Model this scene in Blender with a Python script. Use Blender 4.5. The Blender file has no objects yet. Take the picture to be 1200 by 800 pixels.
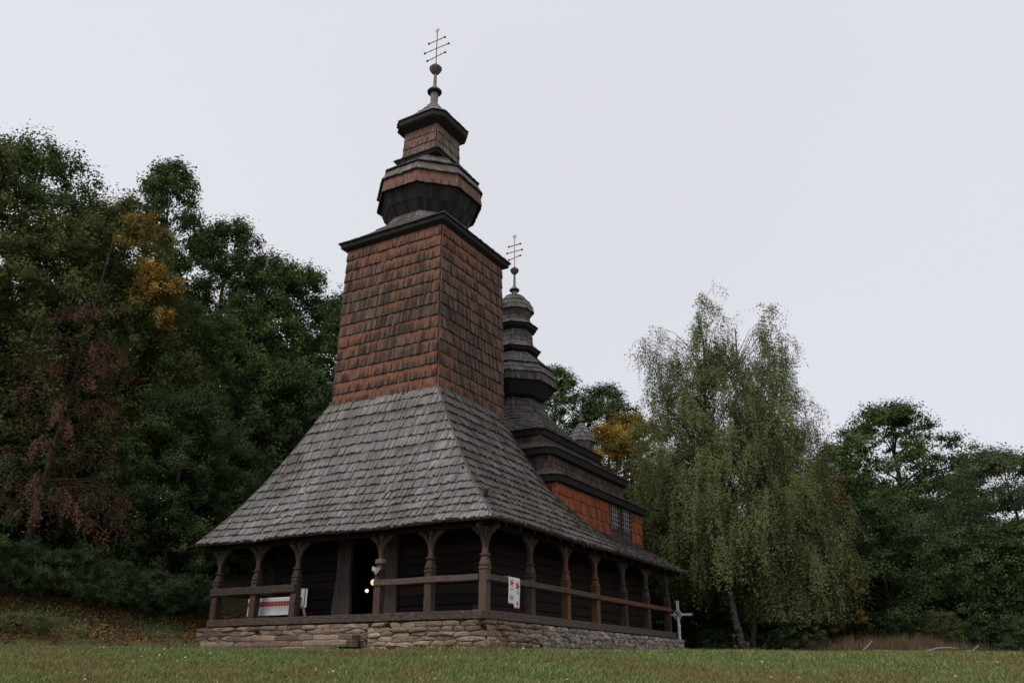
import bpy, math, random
import numpy as np
from mathutils import Vector, Matrix

random.seed(7)
RNG = np.random.default_rng(7)
SC = bpy.context.scene
COL = SC.collection
PI = math.pi

# ------------------------------------------------------------------ camera
CAM = Vector((-19.068, -11.896, -1.529))
YAW, PITCH, ROLL, FPX = 0.529, 0.380, 0.005, 974.225
cd = bpy.data.cameras.new('camera'); cam = bpy.data.objects.new('camera', cd); COL.objects.link(cam)
fw = Vector((math.cos(YAW)*math.cos(PITCH), math.sin(YAW)*math.cos(PITCH), math.sin(PITCH)))
rt = Vector((math.sin(YAW), -math.cos(YAW), 0)); up = rt.cross(fw)
r2 = rt*math.cos(ROLL) + up*math.sin(ROLL); u2 = up*math.cos(ROLL) - rt*math.sin(ROLL)
cam.matrix_world = Matrix(((r2.x, u2.x, -fw.x, CAM.x), (r2.y, u2.y, -fw.y, CAM.y), (r2.z, u2.z, -fw.z, CAM.z), (0, 0, 0, 1)))
cd.sensor_width = 36; cd.lens = 36*FPX/1200; cd.clip_start = .1; cd.clip_end = 3000
SC.camera = cam

# ------------------------------------------------------------------ sky, sun, exposure
SUN_EL, SUN_AZ = math.radians(48), math.radians(165)      # azimuth measured from +X towards +Y
w = bpy.data.worlds.new('World'); SC.world = w; w.use_nodes = True
nt = w.node_tree; nt.nodes.clear()
out = nt.nodes.new('ShaderNodeOutputWorld'); bg = nt.nodes.new('ShaderNodeBackground'); bg.inputs[1].default_value = 0.1
sky = nt.nodes.new('ShaderNodeTexSky'); sky.sky_type = 'NISHITA'; sky.sun_disc = False
sky.sun_elevation = SUN_EL; sky.sun_rotation = PI/2 - SUN_AZ
tc = nt.nodes.new('ShaderNodeTexCoord'); nz = nt.nodes.new('ShaderNodeTexNoise'); nz.inputs['Scale'].default_value = .9; nz.inputs['Detail'].default_value = 3
nt.links.new(tc.outputs['Generated'], nz.inputs['Vector'])
cr = nt.nodes.new('ShaderNodeValToRGB'); cr.color_ramp.elements[0].position = .25; cr.color_ramp.elements[1].position = .75
cr.color_ramp.elements[0].color = (7.35, 7.42, 7.97, 1); cr.color_ramp.elements[1].color = (8.2, 8.31, 8.95, 1)
nt.links.new(nz.outputs[0], cr.inputs[0])
mx = nt.nodes.new('ShaderNodeMixRGB'); mx.inputs[0].default_value = .94
nt.links.new(sky.outputs[0], mx.inputs[1]); nt.links.new(cr.outputs[0], mx.inputs[2])
nt.links.new(mx.outputs[0], bg.inputs[0]); nt.links.new(bg.outputs[0], out.inputs[0])
sl = bpy.data.lights.new('sun', 'SUN'); sl.energy = 1.5; sl.angle = math.radians(25); sl.color = (1, .96, .92)
so = bpy.data.objects.new('sun', sl); COL.objects.link(so); so.location = (0, 0, 60)
sd = Vector((math.cos(SUN_EL)*math.cos(SUN_AZ), math.cos(SUN_EL)*math.sin(SUN_AZ), math.sin(SUN_EL)))
so.rotation_euler = sd.to_track_quat('Z', 'Y').to_euler()
SC.view_settings.view_transform = 'Standard'; SC.view_settings.look = 'None'
SC.view_settings.exposure = 0; SC.view_settings.gamma = 1
SC.render.engine = 'CYCLES'

# ------------------------------------------------------------------ helpers
def prj(p):
    d = Vector(p) - CAM; z = d.dot(fw)
    return 600 + FPX*d.dot(r2)/z, 400 - FPX*d.dot(u2)/z, z
def link(o, parent=None):
    COL.objects.link(o)
    if parent is not None: o.parent = parent
    return o
def thing(name, label, cat, loc=(0, 0, 0), group=None, rz=0):
    o = bpy.data.objects.new(name, None); o.empty_display_size = .2; link(o)
    o.location = loc; o.rotation_euler = (0, 0, rz)
    return tag(o, label, cat, group)
def tag(o, label, cat=None, group=None, kind=None):
    if label: o['label'] = label
    if cat: o['category'] = cat
    if group: o['group'] = group
    if kind: o['kind'] = kind
    return o
class MB:
    def __init__(s): s.v = []; s.f = []; s.t = []; s.m = []
    def add(s, vs, fs, tint=(.5, .5, .5), mi=0):
        b = len(s.v); s.v += [tuple(p) for p in vs]
        if tint and isinstance(tint[0], (tuple, list)): s.t += list(tint)
        else: s.t += [tint]*len(vs)
        s.f += [tuple(b+i for i in f) for f in fs]; s.m += [mi]*len(fs)
    def box(s, x0, x1, y0, y1, z0, z1, tint=None, mi=0):
        vs = [(x, y, z) for x in (x0, x1) for y in (y0, y1) for z in (z0, z1)]
        s.add(vs, BOXF, tint or (random.random(), .5, random.random()), mi)
    def obox(s, c, ax, ay, az, tint=None):      # centre and three half-axis vectors
        c = Vector(c); ax, ay, az = Vector(ax), Vector(ay), Vector(az)
        s.add([c+ax*i+ay*j+az*k for i in (-1, 1) for j in (-1, 1) for k in (-1, 1)], BOXF, tint or (random.random(), .5, random.random()))
    def tube(s, pts, rad, n=7, tint=(.5, .5, .5), cap=True):
        pts = [Vector(p) for p in pts]
        if not isinstance(rad, (list, tuple)): rad = [rad]*len(pts)
        b = len(s.v); k = len(pts)
        for i, p in enumerate(pts):
            d = (pts[min(i+1, k-1)] - pts[max(i-1, 0)]).normalized()
            a = d.cross(Vector((0, 0, 1)) if abs(d.z) < .9 else Vector((1, 0, 0))).normalized(); c = d.cross(a)
            for j in range(n):
                q = 2*PI*j/n; s.v.append(tuple(p + (a*math.cos(q) + c*math.sin(q))*rad[i])); s.t.append(tint)
        for i in range(k-1):
            for j in range(n):
                s.f.append((b+i*n+j, b+i*n+(j+1) % n, b+(i+1)*n+(j+1) % n, b+(i+1)*n+j)); s.m.append(0)
        if cap:
            s.f.append(tuple(b+j for j in range(n))[::-1]); s.m.append(0)
            s.f.append(tuple(b+(k-1)*n+j for j in range(n))); s.m.append(0)
    def lathe(s, prof, cx=0, cy=0, n=12, tint=(.5, .5, .5)):
        s.loft([[(cx+r*math.cos(2*PI*j/n+PI/n), cy+r*math.sin(2*PI*j/n+PI/n), z) for j in range(n)] for r, z in prof], tint)
    def loft(s, rings, tint=(.5, .5, .5), cap=True):
        b = len(s.v); n = len(rings[0])
        for r in rings: s.v += [tuple(p) for p in r]; s.t += [tint]*n
        for i in range(len(rings)-1):
            for j in range(n):
                s.f.append((b+i*n+j, b+i*n+(j+1) % n, b+(i+1)*n+(j+1) % n, b+(i+1)*n+j)); s.m.append(0)
        if cap:
            s.f.append(tuple(b+j for j in range(n))[::-1]); s.m.append(0)
            s.f.append(tuple(b+(len(rings)-1)*n+j for j in range(n))); s.m.append(0)
    def build(s, name, mat, parent=None, smooth=False, origin=None):
        me = bpy.data.meshes.new(name)
        v = s.v
        if origin is not None: v = [(p[0]-origin[0], p[1]-origin[1], p[2]-origin[2]) for p in v]
        me.from_pydata(v, [], s.f)
        a = me.color_attributes.new('tint', 'FLOAT_COLOR', 'POINT')
        arr = np.ones((len(v), 4), np.float32); arr[:, :3] = np.array(s.t, np.float32).reshape(-1, 3)
        a.data.foreach_set('color', arr.ravel())
        for m in (mat if isinstance(mat, (list, tuple)) else [mat]): me.materials.append(m)
        if isinstance(mat, (list, tuple)): me.polygons.foreach_set('material_index', s.m)
        if smooth: me.polygons.foreach_set('use_smooth', [True]*len(s.f))
        me.update()
        o = bpy.data.objects.new(name, me); link(o, parent)
        if origin is not None: o.location = origin
        return o
BOXF = [(0, 1, 3, 2), (4, 6, 7, 5), (0, 4, 5, 1), (2, 3, 7, 6), (0, 2, 6, 4), (1, 5, 7, 3)]
def np_mesh(name, V, T, k, mat, parent=None):
    """V (n*k,3): n polygons of k corners each; T (n*k,3) tints"""
    me = bpy.data.meshes.new(name); n = len(V)//k
    me.vertices.add(n*k); me.vertices.foreach_set('co', V.astype(np.float32).ravel())
    me.loops.add(n*k); me.loops.foreach_set('vertex_index', np.arange(n*k, dtype=np.int32))
    me.polygons.add(n); me.polygons.foreach_set('loop_start', np.arange(0, n*k, k, dtype=np.int32))
    me.update(calc_edges=True)
    a = me.color_attributes.new('tint', 'FLOAT_COLOR', 'POINT')
    arr = np.ones((n*k, 4), np.float32); arr[:, :3] = T; a.data.foreach_set('color', arr.ravel())
    me.materials.append(mat); me.update()
    return link(bpy.data.objects.new(name, me), parent)

# ------------------------------------------------------------------ materials
class NT:
    def __init__(s, name):
        s.mat = bpy.data.materials.new(name); s.mat.use_nodes = True; s.t = s.mat.node_tree; s.t.nodes.clear()
        s.out = s.t.nodes.new('ShaderNodeOutputMaterial')
    def n(s, ty, **k):
        o = s.t.nodes.new(ty)
        for a, v in k.items(): setattr(o, a, v)
        return o
    def l(s, a, b): s.t.links.new(a, b)
    def val(s, x, sock):
        if isinstance(x, (int, float)): sock.default_value = x
        elif isinstance(x, (tuple, list)): sock.default_value = (*x, 1) if len(x) == 3 and len(sock.default_value) == 4 else x
        else: s.l(x, sock)
    def math(s, op, a, b=0, c=None, clamp=False):
        o = s.n('ShaderNodeMath', operation=op, use_clamp=clamp); s.val(a, o.inputs[0]); s.val(b, o.inputs[1])
        if c is not None: s.val(c, o.inputs[2])
        return o.outputs[0]
    def mix(s, f, a, b, ty='MIX'):
        o = s.n('ShaderNodeMixRGB', blend_type=ty); s.val(f, o.inputs[0]); s.val(a, o.inputs[1]); s.val(b, o.inputs[2]); return o.outputs[0]
    def noise(s, scale, detail=4, rough=.55, vec=None, sc3=None):
        if vec is None: vec = s.n('ShaderNodeTexCoord').outputs['Object'] if not getattr(s, 'geo', 0) else s.n('ShaderNodeNewGeometry').outputs['Position']
        if sc3:
            m = s.n('ShaderNodeMapping'); s.l(vec, m.inputs[0]); m.inputs['Scale'].default_value = sc3; vec = m.outputs[0]
        o = s.n('ShaderNodeTexNoise'); s.l(vec, o.inputs['Vector']); o.inputs['Scale'].default_value = scale; o.inputs['Detail'].default_value = detail; o.inputs['Roughness'].default_value = rough
        return o.outputs[0]
    def ramp(s, f, stops):
        o = s.n('ShaderNodeValToRGB'); s.val(f, o.inputs[0]); e = o.color_ramp.elements
        while len(e) < len(stops): e.new(.5)
        for i, (p, c) in enumerate(stops): e[i].position = p; e[i].color = (*c, 1) if len(c) == 3 else c
        return o.outputs[0]
    def sm(s, x, a, b):
        o = s.n('ShaderNodeMapRange', interpolation_type='SMOOTHSTEP'); s.val(x, o.inputs[0]); o.inputs[1].default_value = a; o.inputs[2].default_value = b; return o.outputs[0]
    def tint(s):
        a = s.n('ShaderNodeAttribute', attribute_name='tint'); sp = s.n('ShaderNodeSeparateColor'); s.l(a.outputs['Color'], sp.inputs[0]); return sp.outputs
    def fin(s, col, rough=.85, bump=None, bs=.3, dist=.01, spec=.25, metal=0):
        p = s.n('ShaderNodeBsdfPrincipled'); s.val(col, p.inputs['Base Color']); s.val(rough, p.inputs['Roughness'])
        p.inputs['Specular IOR Level'].default_value = spec; p.inputs['Metallic'].default_value = metal
        if bump is not None:
            b = s.n('ShaderNodeBump'); b.inputs['Strength'].default_value = bs; b.inputs['Distance'].default_value = dist; s.l(bump, b.inputs['Height']); s.l(b.outputs[0], p.inputs['Normal'])
        s.l(p.outputs[0], s.out.inputs[0]); return s.mat

def m_shingle(name, darkc, midc, lightc, warm, warm_amt, moss=0.0, geo=1, top=0.0):
    t = NT(name); t.geo = 1
    R, G, B = t.tint()[:3]
    base = t.ramp(R, [(0, darkc), (.5, midc), (1, lightc)])
    grain = t.noise(6, 5, .7, sc3=(7, 7, .6))
    base = t.mix(.75, base, t.ramp(grain, [(.3, (.35, .34, .33)), (.68, (1.35, 1.33, 1.3))]), 'MULTIPLY')
    big = t.noise(.9, 4, .65)
    base = t.mix(.5, base, t.ramp(big, [(.35, (.55, .53, .5)), (.65, (1.25, 1.24, 1.22))]), 'MULTIPLY')
    patch = t.noise(.55, 3, .6)
    g2 = t.math('ADD', t.math('MULTIPLY', G, 1.0), t.math('MULTIPLY', t.math('SUBTRACT', grain, .5), 1.5))
    g3 = t.math('ADD', g2, t.math('MULTIPLY', t.math('SUBTRACT', B, .5), .8))
    g4 = t.math('ADD', g3, t.math('MULTIPLY', t.math('SUBTRACT', R, .5), .5))
    g5 = t.math('ADD', g4, t.math('MULTIPLY', t.math('SUBTRACT', patch, .5), 1.6))
    f = t.sm(g5, .62-warm_amt, 1.25-warm_amt)
    wc = t.mix(R, warm, [c*.62 for c in warm])
    wc = t.mix(.5, wc, t.ramp(grain, [(.3, (.5, .45, .4)), (.7, (1.2, 1.2, 1.2))]), 'MULTIPLY')
    col = t.mix(f, base, wc)
    if moss:
        mo = t.sm(t.math('ADD', t.noise(1.1, 5, .65), t.math('MULTIPLY', t.math('SUBTRACT', R, .5), .45)), .5, .68)
        col = t.mix(t.math('MULTIPLY', mo, moss), col, (.105, .082, .055))
    return t.fin(col, .9, grain, .5, .008, .2)
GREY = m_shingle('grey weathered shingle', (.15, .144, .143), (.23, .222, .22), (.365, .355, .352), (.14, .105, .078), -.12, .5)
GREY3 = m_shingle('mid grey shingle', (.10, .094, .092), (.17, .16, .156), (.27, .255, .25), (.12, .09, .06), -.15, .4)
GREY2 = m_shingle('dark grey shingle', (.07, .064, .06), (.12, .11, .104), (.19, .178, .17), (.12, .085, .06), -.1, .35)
TOWER = m_shingle('red brown tower shingle', (0.052, 0.038, 0.031), (0.090, 0.066, 0.053), (0.165, 0.125, 0.101), (0.310, 0.135, 0.081), .27)
CAPS = m_shingle('pinkish grey cap shingle', (0.102, 0.076, 0.068), (0.170, 0.128, 0.115), (0.255, 0.204, 0.187), (0.289, 0.145, 0.102), .05)
ORANGE = m_shingle('orange wall shingle', (.17, .055, .03), (.25, .075, .035), (.34, .11, .05), (.42, .12, .05), .3)
NWALL = m_shingle('dark brown tier shingle', (.045, .034, .031), (.07, .05, .045), (.11, .08, .07), (.26, .095, .055), -.05)

def m_wood(name, a, b, sc3=(1, 1, 12), scale=3, rough=.85):
    t = NT(name); t.geo = 1; R, G, B = t.tint()[:3]
    g = t.noise(scale, 6, .7, sc3=sc3)
    col = t.mix(t.sm(t.math('ADD', g, t.math('MULTIPLY', t.math('SUBTRACT', R, .5), .35)), .3, .72), a, b)
    return t.fin(col, rough, g, .5, .01, .2)
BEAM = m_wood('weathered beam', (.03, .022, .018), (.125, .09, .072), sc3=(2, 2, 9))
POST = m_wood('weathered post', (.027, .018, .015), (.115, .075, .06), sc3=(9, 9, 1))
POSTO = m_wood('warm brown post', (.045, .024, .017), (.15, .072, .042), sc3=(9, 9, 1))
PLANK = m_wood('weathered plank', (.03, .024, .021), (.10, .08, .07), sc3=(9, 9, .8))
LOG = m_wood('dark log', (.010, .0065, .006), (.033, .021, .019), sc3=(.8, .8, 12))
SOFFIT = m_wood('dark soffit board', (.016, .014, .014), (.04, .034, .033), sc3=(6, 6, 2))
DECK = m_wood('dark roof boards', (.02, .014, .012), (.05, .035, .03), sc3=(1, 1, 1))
LEAD = m_wood('pale neck board', (.13, .115, .115), (.28, .25, .25), sc3=(14, 14, .7))

def m_stone(name, c1, c2, c3, moss=.3):
    t = NT(name); t.geo = 1; R, G, B = t.tint()[:3]
    base = t.ramp(R, [(0, c1), (.5, c2), (1, c3)])
    n = t.noise(9, 6, .7); n2 = t.noise(2.2, 3)
    col = t.mix(.7, base, t.ramp(n, [(.3, (.5, .48, .45)), (.7, (1.25, 1.22, 1.2))]), 'MULTIPLY')
    col = t.mix(t.math('MULTIPLY', t.sm(n2, .52, .7), moss), col, (.09, .085, .06))
    return t.fin(col, .92, n, .8, .02, .2)
STONE = m_stone('brown field stone', (0.177, 0.127, 0.090), (0.302, 0.225, 0.167), (0.447, 0.348, 0.266), .3)
STONE2 = m_stone('pale field stone', (.22, .185, .155), (.34, .29, .25), (.48, .42, .365), .2)
STEPS = m_stone('dark step stone', (0.127, 0.090, 0.066), (0.201, 0.148, 0.110), (0.329, 0.250, 0.193), .4)
MORTAR = m_stone('mortar', (.025, .02, .017), (.03, .025, .02), (.035, .03, .025), .3)

def m_leaf(name, cols, trans=.22, clump_amt=.62):
    t = NT(name); R, G, B = t.tint()[:3]
    f = t.math('ADD', t.math('MULTIPLY', R, 1-clump_amt), t.math('MULTIPLY', G, clump_amt))
    n = len(cols)
    col = t.ramp(f, [(.15+.7*i/(n-1), c) for i, c in enumerate(cols)])
    d = t.n('ShaderNodeBsdfDiffuse'); tr = t.n('ShaderNodeBsdfTranslucent'); m = t.n('ShaderNodeMixShader')
    t.l(col, d.inputs[0]); t.l(col, tr.inputs[0]); m.inputs[0].default_value = trans
    t.l(d.outputs[0], m.inputs[1]); t.l(tr.outputs[0], m.inputs[2]); t.l(m.outputs[0], t.out.inputs[0]); return t.mat
L_OAK = m_leaf('deep green leaves', [(0.038, 0.064, 0.024), (0.070, 0.111, 0.040), (0.124, 0.174, 0.056)])
L_TEAL = m_leaf('dark bluish green leaves', [(0.038, 0.060, 0.028), (0.066, 0.100, 0.043), (0.109, 0.155, 0.062)])
L_OLIVE = m_leaf('olive leaves', [(0.052, 0.068, 0.026), (0.098, 0.114, 0.039), (0.169, 0.169, 0.060)])
L_YEL = m_leaf('autumn yellow leaves', [(0.125, 0.112, 0.035), (0.325, 0.213, 0.052), (0.525, 0.338, 0.081)])
L_MIX = m_leaf('turning leaves', [(.06, .07, .025), (.16, .12, .035), (.32, .2, .05)])
L_BIRCH = m_leaf('birch leaves', [(0.096, 0.121, 0.048), (0.160, 0.193, 0.079), (0.262, 0.284, 0.127)], .3)
L_DEAD = m_leaf('dead spruce twigs', [(0.058, 0.034, 0.026), (0.111, 0.058, 0.043), (0.169, 0.085, 0.060)], .1)
L_RUST = m_leaf('rust leaves', [(0.088, 0.033, 0.020), (0.176, 0.061, 0.035), (0.275, 0.099, 0.051)])
L_HEDGE = m_leaf('hedge leaves', [(0.024, 0.044, 0.020), (0.046, 0.075, 0.034), (0.083, 0.121, 0.053)])
L_PALE = m_leaf('pale green leaves', [(.055, .075, .04), (.09, .12, .06), (.14, .17, .08)])
L_FALL = m_leaf('fallen leaves', [(0.091, 0.039, 0.024), (0.221, 0.091, 0.048), (0.351, 0.195, 0.084)], .05, .2)
L_STRAW = m_leaf('dry reed blades', [(.11, .07, .045), (.19, .125, .08), (.28, .2, .13)], .1, .3)
def m_grass():
    t = NT('grass blades'); t.geo = 1; R, G, B = t.tint()[:3]
    n = t.noise(.35, 4, .6); n2 = t.noise(1.8, 3, .6)
    a = t.ramp(R, [(0, (.115, .155, .05)), (.55, (.19, .235, .08)), (1, (.33, .35, .15))])
    b = t.mix(R, (.16, .12, .055), (.29, .22, .10))
    f = t.sm(t.math('ADD', t.math('MULTIPLY', n, .65), t.math('MULTIPLY', n2, .35)), .45, .57)
    col = t.mix(t.math('MULTIPLY', f, .75), a, b)
    d = t.n('ShaderNodeBsdfDiffuse'); tr = t.n('ShaderNodeBsdfTranslucent'); m = t.n('ShaderNodeMixShader')
    t.l(col, d.inputs[0]); t.l(col, tr.inputs[0]); m.inputs[0].default_value = .2
    t.l(d.outputs[0], m.inputs[1]); t.l(tr.outputs[0], m.inputs[2]); t.l(m.outputs[0], t.out.inputs[0]); return t.mat
GRASS = m_grass()
def m_ground():
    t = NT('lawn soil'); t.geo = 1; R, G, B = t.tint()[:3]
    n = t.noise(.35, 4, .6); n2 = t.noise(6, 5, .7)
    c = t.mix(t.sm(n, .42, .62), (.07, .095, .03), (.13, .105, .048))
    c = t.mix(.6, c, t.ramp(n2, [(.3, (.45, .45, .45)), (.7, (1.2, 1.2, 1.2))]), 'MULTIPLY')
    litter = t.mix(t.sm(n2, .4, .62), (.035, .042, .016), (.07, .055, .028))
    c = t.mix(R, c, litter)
    return t.fin(c, .95, n2, .6, .03, .1)
GROUND = m_ground()
def m_bark(name, a, b, sc3):
    t = NT(name); t.geo = 1; g = t.noise(5, 5, .7, sc3=sc3); return t.fin(t.mix(t.sm(g, .38, .62), a, b), .95, g, .8, .03, .1)
BARK = m_bark('brown bark', (.018, .014, .012), (.07, .055, .045), (3, 3, .5))
BARKB = m_bark('birch bark', (.022, .019, .018), (.17, .15, .14), (1.2, 1.2, 3))
def plain(name, c, rough=.7, metal=0, spec=.3):
    t = NT(name); t.geo = 1; n = t.noise(25, 3); return t.fin(t.mix(t.math('MULTIPLY', n, .5), c, [x*.55 for x in c]), rough, n, .2, .004, spec, metal)
IRON = plain('rusty red iron', (.25, .06, .055), .7); PALEM = plain('pale metal star', (.42, .42, .44), .5)
GLASS = plain('dark window glass', (.02, .022, .026), .15, 0, .6)
LATT = plain('pale lattice paint', (.36, .33, .32)); CROSSW = plain('white painted wood', (.72, .70, .65)); WHITEC = plain('white cloth', (.72, .71, .70))
def m_vcol(name):
    t = NT(name); a = t.n('ShaderNodeAttribute', attribute_name='tint'); return t.fin(a.outputs['Color'], .85, None, spec=.1)
CLOTH = m_vcol('embroidered linen'); PETAL = m_vcol('flower petals')
def m_emit(name, c, s):
    t = NT(name); e = t.n('ShaderNodeEmission'); e.inputs[0].default_value = (*c, 1); e.inputs[1].default_value = s; t.l(e.outputs[0], t.out.inputs[0]); return t.mat
FLAME = m_emit('lit lamp globe', (1, .6, .34), 1.3); FLAME2 = m_emit('lit white lamp globe', (1, .74, .62), 1.5)

# ------------------------------------------------------------------ terrain
CY, SY = math.cos(YAW), math.sin(YAW)
def uw(x, y):
    return (x-CAM.x)*CY + (y-CAM.y)*SY, (x-CAM.x)*SY - (y-CAM.y)*CY
def xy(u, w): return CAM.x + u*CY + w*SY, CAM.y + u*SY - w*CY
def bankd(x, y):
    u, w = uw(x, y); return (u-23)*.657 - (w+14)*.753
def gz(x, y):
    x = np.asarray(x, float); y = np.asarray(y, float)
    u, w = uw(x, y)
    z = np.interp(u, [-40, 0, 15, 21, 35, 50, 80, 200, 1500], [-6, -3.1, -1.68, -1.03, -.78, -.5, 0, 4, 10])
    d = (u-23)*.657 - (w+14)*.753
    h = np.interp(d, [-1.5, -.75, 0, 2.75, 5, 8, 20, 40, 100], [0, .075, .3, 1.45, 2.4, 3.3, 6, 8.5, 11])
    z = z + h
    dx = np.maximum(np.maximum(-.3-x, x-19), 0); dy = np.maximum(np.maximum(-.3-y, y-10.5), 0); dr = np.hypot(dx, dy)
    z = np.minimum(z, -.6 + dr*.5)
    z = z - .15*np.exp(-((x+1.7)/1.5)**2-((y-6.4)/3.2)**2)
    z = z + .03*np.sin(x*.9+1)*np.cos(y*.7) + .015*np.sin(x*2.3+y*1.9)
    return z
def ground():
    def axis(lo, hi, a, b, fine, coarse):
        s = list(np.arange(a, b, fine)); p = a; st = fine
        while p > lo: st *= 1.25; p -= st; s.insert(0, p)
        p = s[-1]; st = fine
        while p < hi: st *= 1.25; p += st; s.append(p)
        return np.array(s)
    us = axis(-60, 1400, 8, 48, .5, 0); ws = axis(-900, 900, -28, 28, .5, 0)
    U, W = np.meshgrid(us, ws, indexing='ij'); X, Y = xy(U, W); Z = gz(X, Y)
    n, m = U.shape; V = np.stack([X, Y, Z], -1).reshape(-1, 3)
    i = np.arange(n-1)[:, None]*m + np.arange(m-1)[None]; F = np.stack([i, i+1, i+m+1, i+m], -1).reshape(-1, 4)
    me = bpy.data.meshes.new('ground'); me.from_pydata(V.tolist(), [], F[:, ::-1].tolist())
    d = bankd(X, Y).ravel(); u = U.ravel(); w = W.ravel()
    edge = np.interp(w, [-30, 0, 8, 12, 20, 40], [60, 60, 38.5, 38, 37.5, 36]) + .5*np.sin(w*1.7)
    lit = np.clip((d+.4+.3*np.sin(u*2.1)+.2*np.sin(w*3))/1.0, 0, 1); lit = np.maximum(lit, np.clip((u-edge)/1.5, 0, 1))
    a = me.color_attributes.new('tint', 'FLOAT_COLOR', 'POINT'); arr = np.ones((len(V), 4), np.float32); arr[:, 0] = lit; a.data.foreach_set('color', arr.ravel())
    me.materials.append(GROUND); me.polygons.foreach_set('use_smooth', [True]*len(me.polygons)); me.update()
    o = link(bpy.data.objects.new('ground', me)); o['kind'] = 'structure'; o['label'] = 'sloping lawn rising to a wooded bank'
ground()

# ------------------------------------------------------------------ shingle machinery
SH = []      # records: (group key, verts, tints, screen area)
def shingle(key, a, b, c, d, nrm, t, mi_r, row, drop=0.0):
    """a,b bottom corners, d,c top corners (a-d left), nrm outward normal, t butt thickness"""
    R = mi_r; a, b, c, d = Vector(a), Vector(b), Vector(c), Vector(d)
    dn = ((a-d)+(b-c)); L = dn.length/2
    if L < 1e-4: return
    dn.normalize()
    gapv = (b-a)*.02
    if random.random() < .03: drop += random.uniform(.02, .06)
    a = a + dn*drop + gapv; b = b + dn*drop - gapv; c = c - gapv; d = d + gapv
    up_ = -dn*(.12*L); n = nrm
    ao, bo = a+n*t, b+n*t; co, do = c+up_+n*t*.25, d+up_+n*t*.25
    ai, bi, ci, di = a-n*.004, b-n*.004, c+up_-n*.004, d+up_-n*.004
    vs = [ao, bo, co, do, ai, bi, ci, di]
    tt = [(R, 0, row), (R, 0, row), (R, 1, row), (R, 1, row)]*2
    ctr = (ao+co)/2; dv = ctr-CAM; area = 0
    if n.dot(dv) < 0:
        p = [prj(q) for q in (a, b, c, d)]
        area = abs((p[2][0]-p[0][0])*(p[3][1]-p[1][1]) - (p[2][1]-p[0][1])*(p[3][0]-p[1][0]))/2
    SH.append((key, vs, tt, area))
SHF = [(0, 1, 2, 3), (0, 4, 5, 1), (0, 3, 7, 4), (1, 5, 6, 2)]
def facet(key, A, B, C, D, n, wd, t, off=0.0, jit=.018, rows=None):
    """A,B bottom line (A left seen from outside), D,C top line; n courses"""
    A, B, C, D = map(Vector, (A, B, C, D))
    nrm = (B-A).cross(D-A)
    if nrm.length < 1e-6: nrm = (B-A).cross(C-A) if (B-A).length > 1e-4 else (C-D).cross(D-A)
    nrm.normalize()
    for k in range(n):
        v0, v1 = k/n, (k+1)/n
        a, b = A.lerp(D, v0), B.lerp(C, v0); d, c = A.lerp(D, v1), B.lerp(C, v1)
        Lm = max((b-a).length, .02); m = max(1, int(round(Lm/wd))); row = random.random() if rows is None else rows[k]+(0 if nrm.x < -.5 else -.25)  # faces other than west get a greyer tone, painting in their weaker light
        cuts = [0]+sorted((i+random.uniform(-.3, .3))/m for i in range(1, m))+[1]
        for i in range(m):
            u0, u1 = cuts[i], cuts[i+1]
            shingle(key, a.lerp(b, u0), a.lerp(b, u1), d.lerp(c, u1), d.lerp(c, u0), nrm, t*random.uniform(.7, 1.3), random.random(), row, random.uniform(-.3, 1)*jit)
def gon(cx, cy, hx, hy, z, ch):
    """chamfered square, counter-clockwise from above, starting at the S side's west end"""
    c = ch
    return [Vector(p) for p in ((cx-hx+c, cy-hy, z), (cx+hx-c, cy-hy, z), (cx+hx, cy-hy+c, z), (cx+hx, cy+hy-c, z),
            (cx+hx-c, cy+hy, z), (cx-hx+c, cy+hy, z), (cx-hx, cy+hy-c, z), (cx-hx, cy-hy+c, z))]
OCT = .586
def skin(key, cx, cy, rings, wd, t, courses, rows=None):
    """rings (hx,hy,z,ch); courses per gap; lays shingles on all eight sides"""
    for i in range(len(rings)-1):
        if not courses[i]: continue
        lo, hi = gon(cx, cy, *rings[i]), gon(cx, cy, *rings[i+1])
        for j in range(8):
            A, B = lo[j], lo[(j+1) % 8]; D, C = hi[j], hi[(j+1) % 8]
            if (B-A).length < .03 and (C-D).length < .03: continue
            facet(key, A, B, C, D, courses[i], wd, t, rows=rows)
def body(name, mat, parent, cx, cy, rings, inset=.0):
    mb = MB(); mb.loft([gon(cx, cy, max(r[0]-inset, .01), max(r[1]-inset, .01), r[2], r[3]) for r in rings]); return mb.build(name, mat, parent)

# ------------------------------------------------------------------ the church
church = thing('wooden_church', 'tall old wooden church with stepped shingled spires and a pillared porch', 'church', (0, 0, 0))
TX, TY = 3.56, 5.10
CYC = 5.1
HOST = {}
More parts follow.
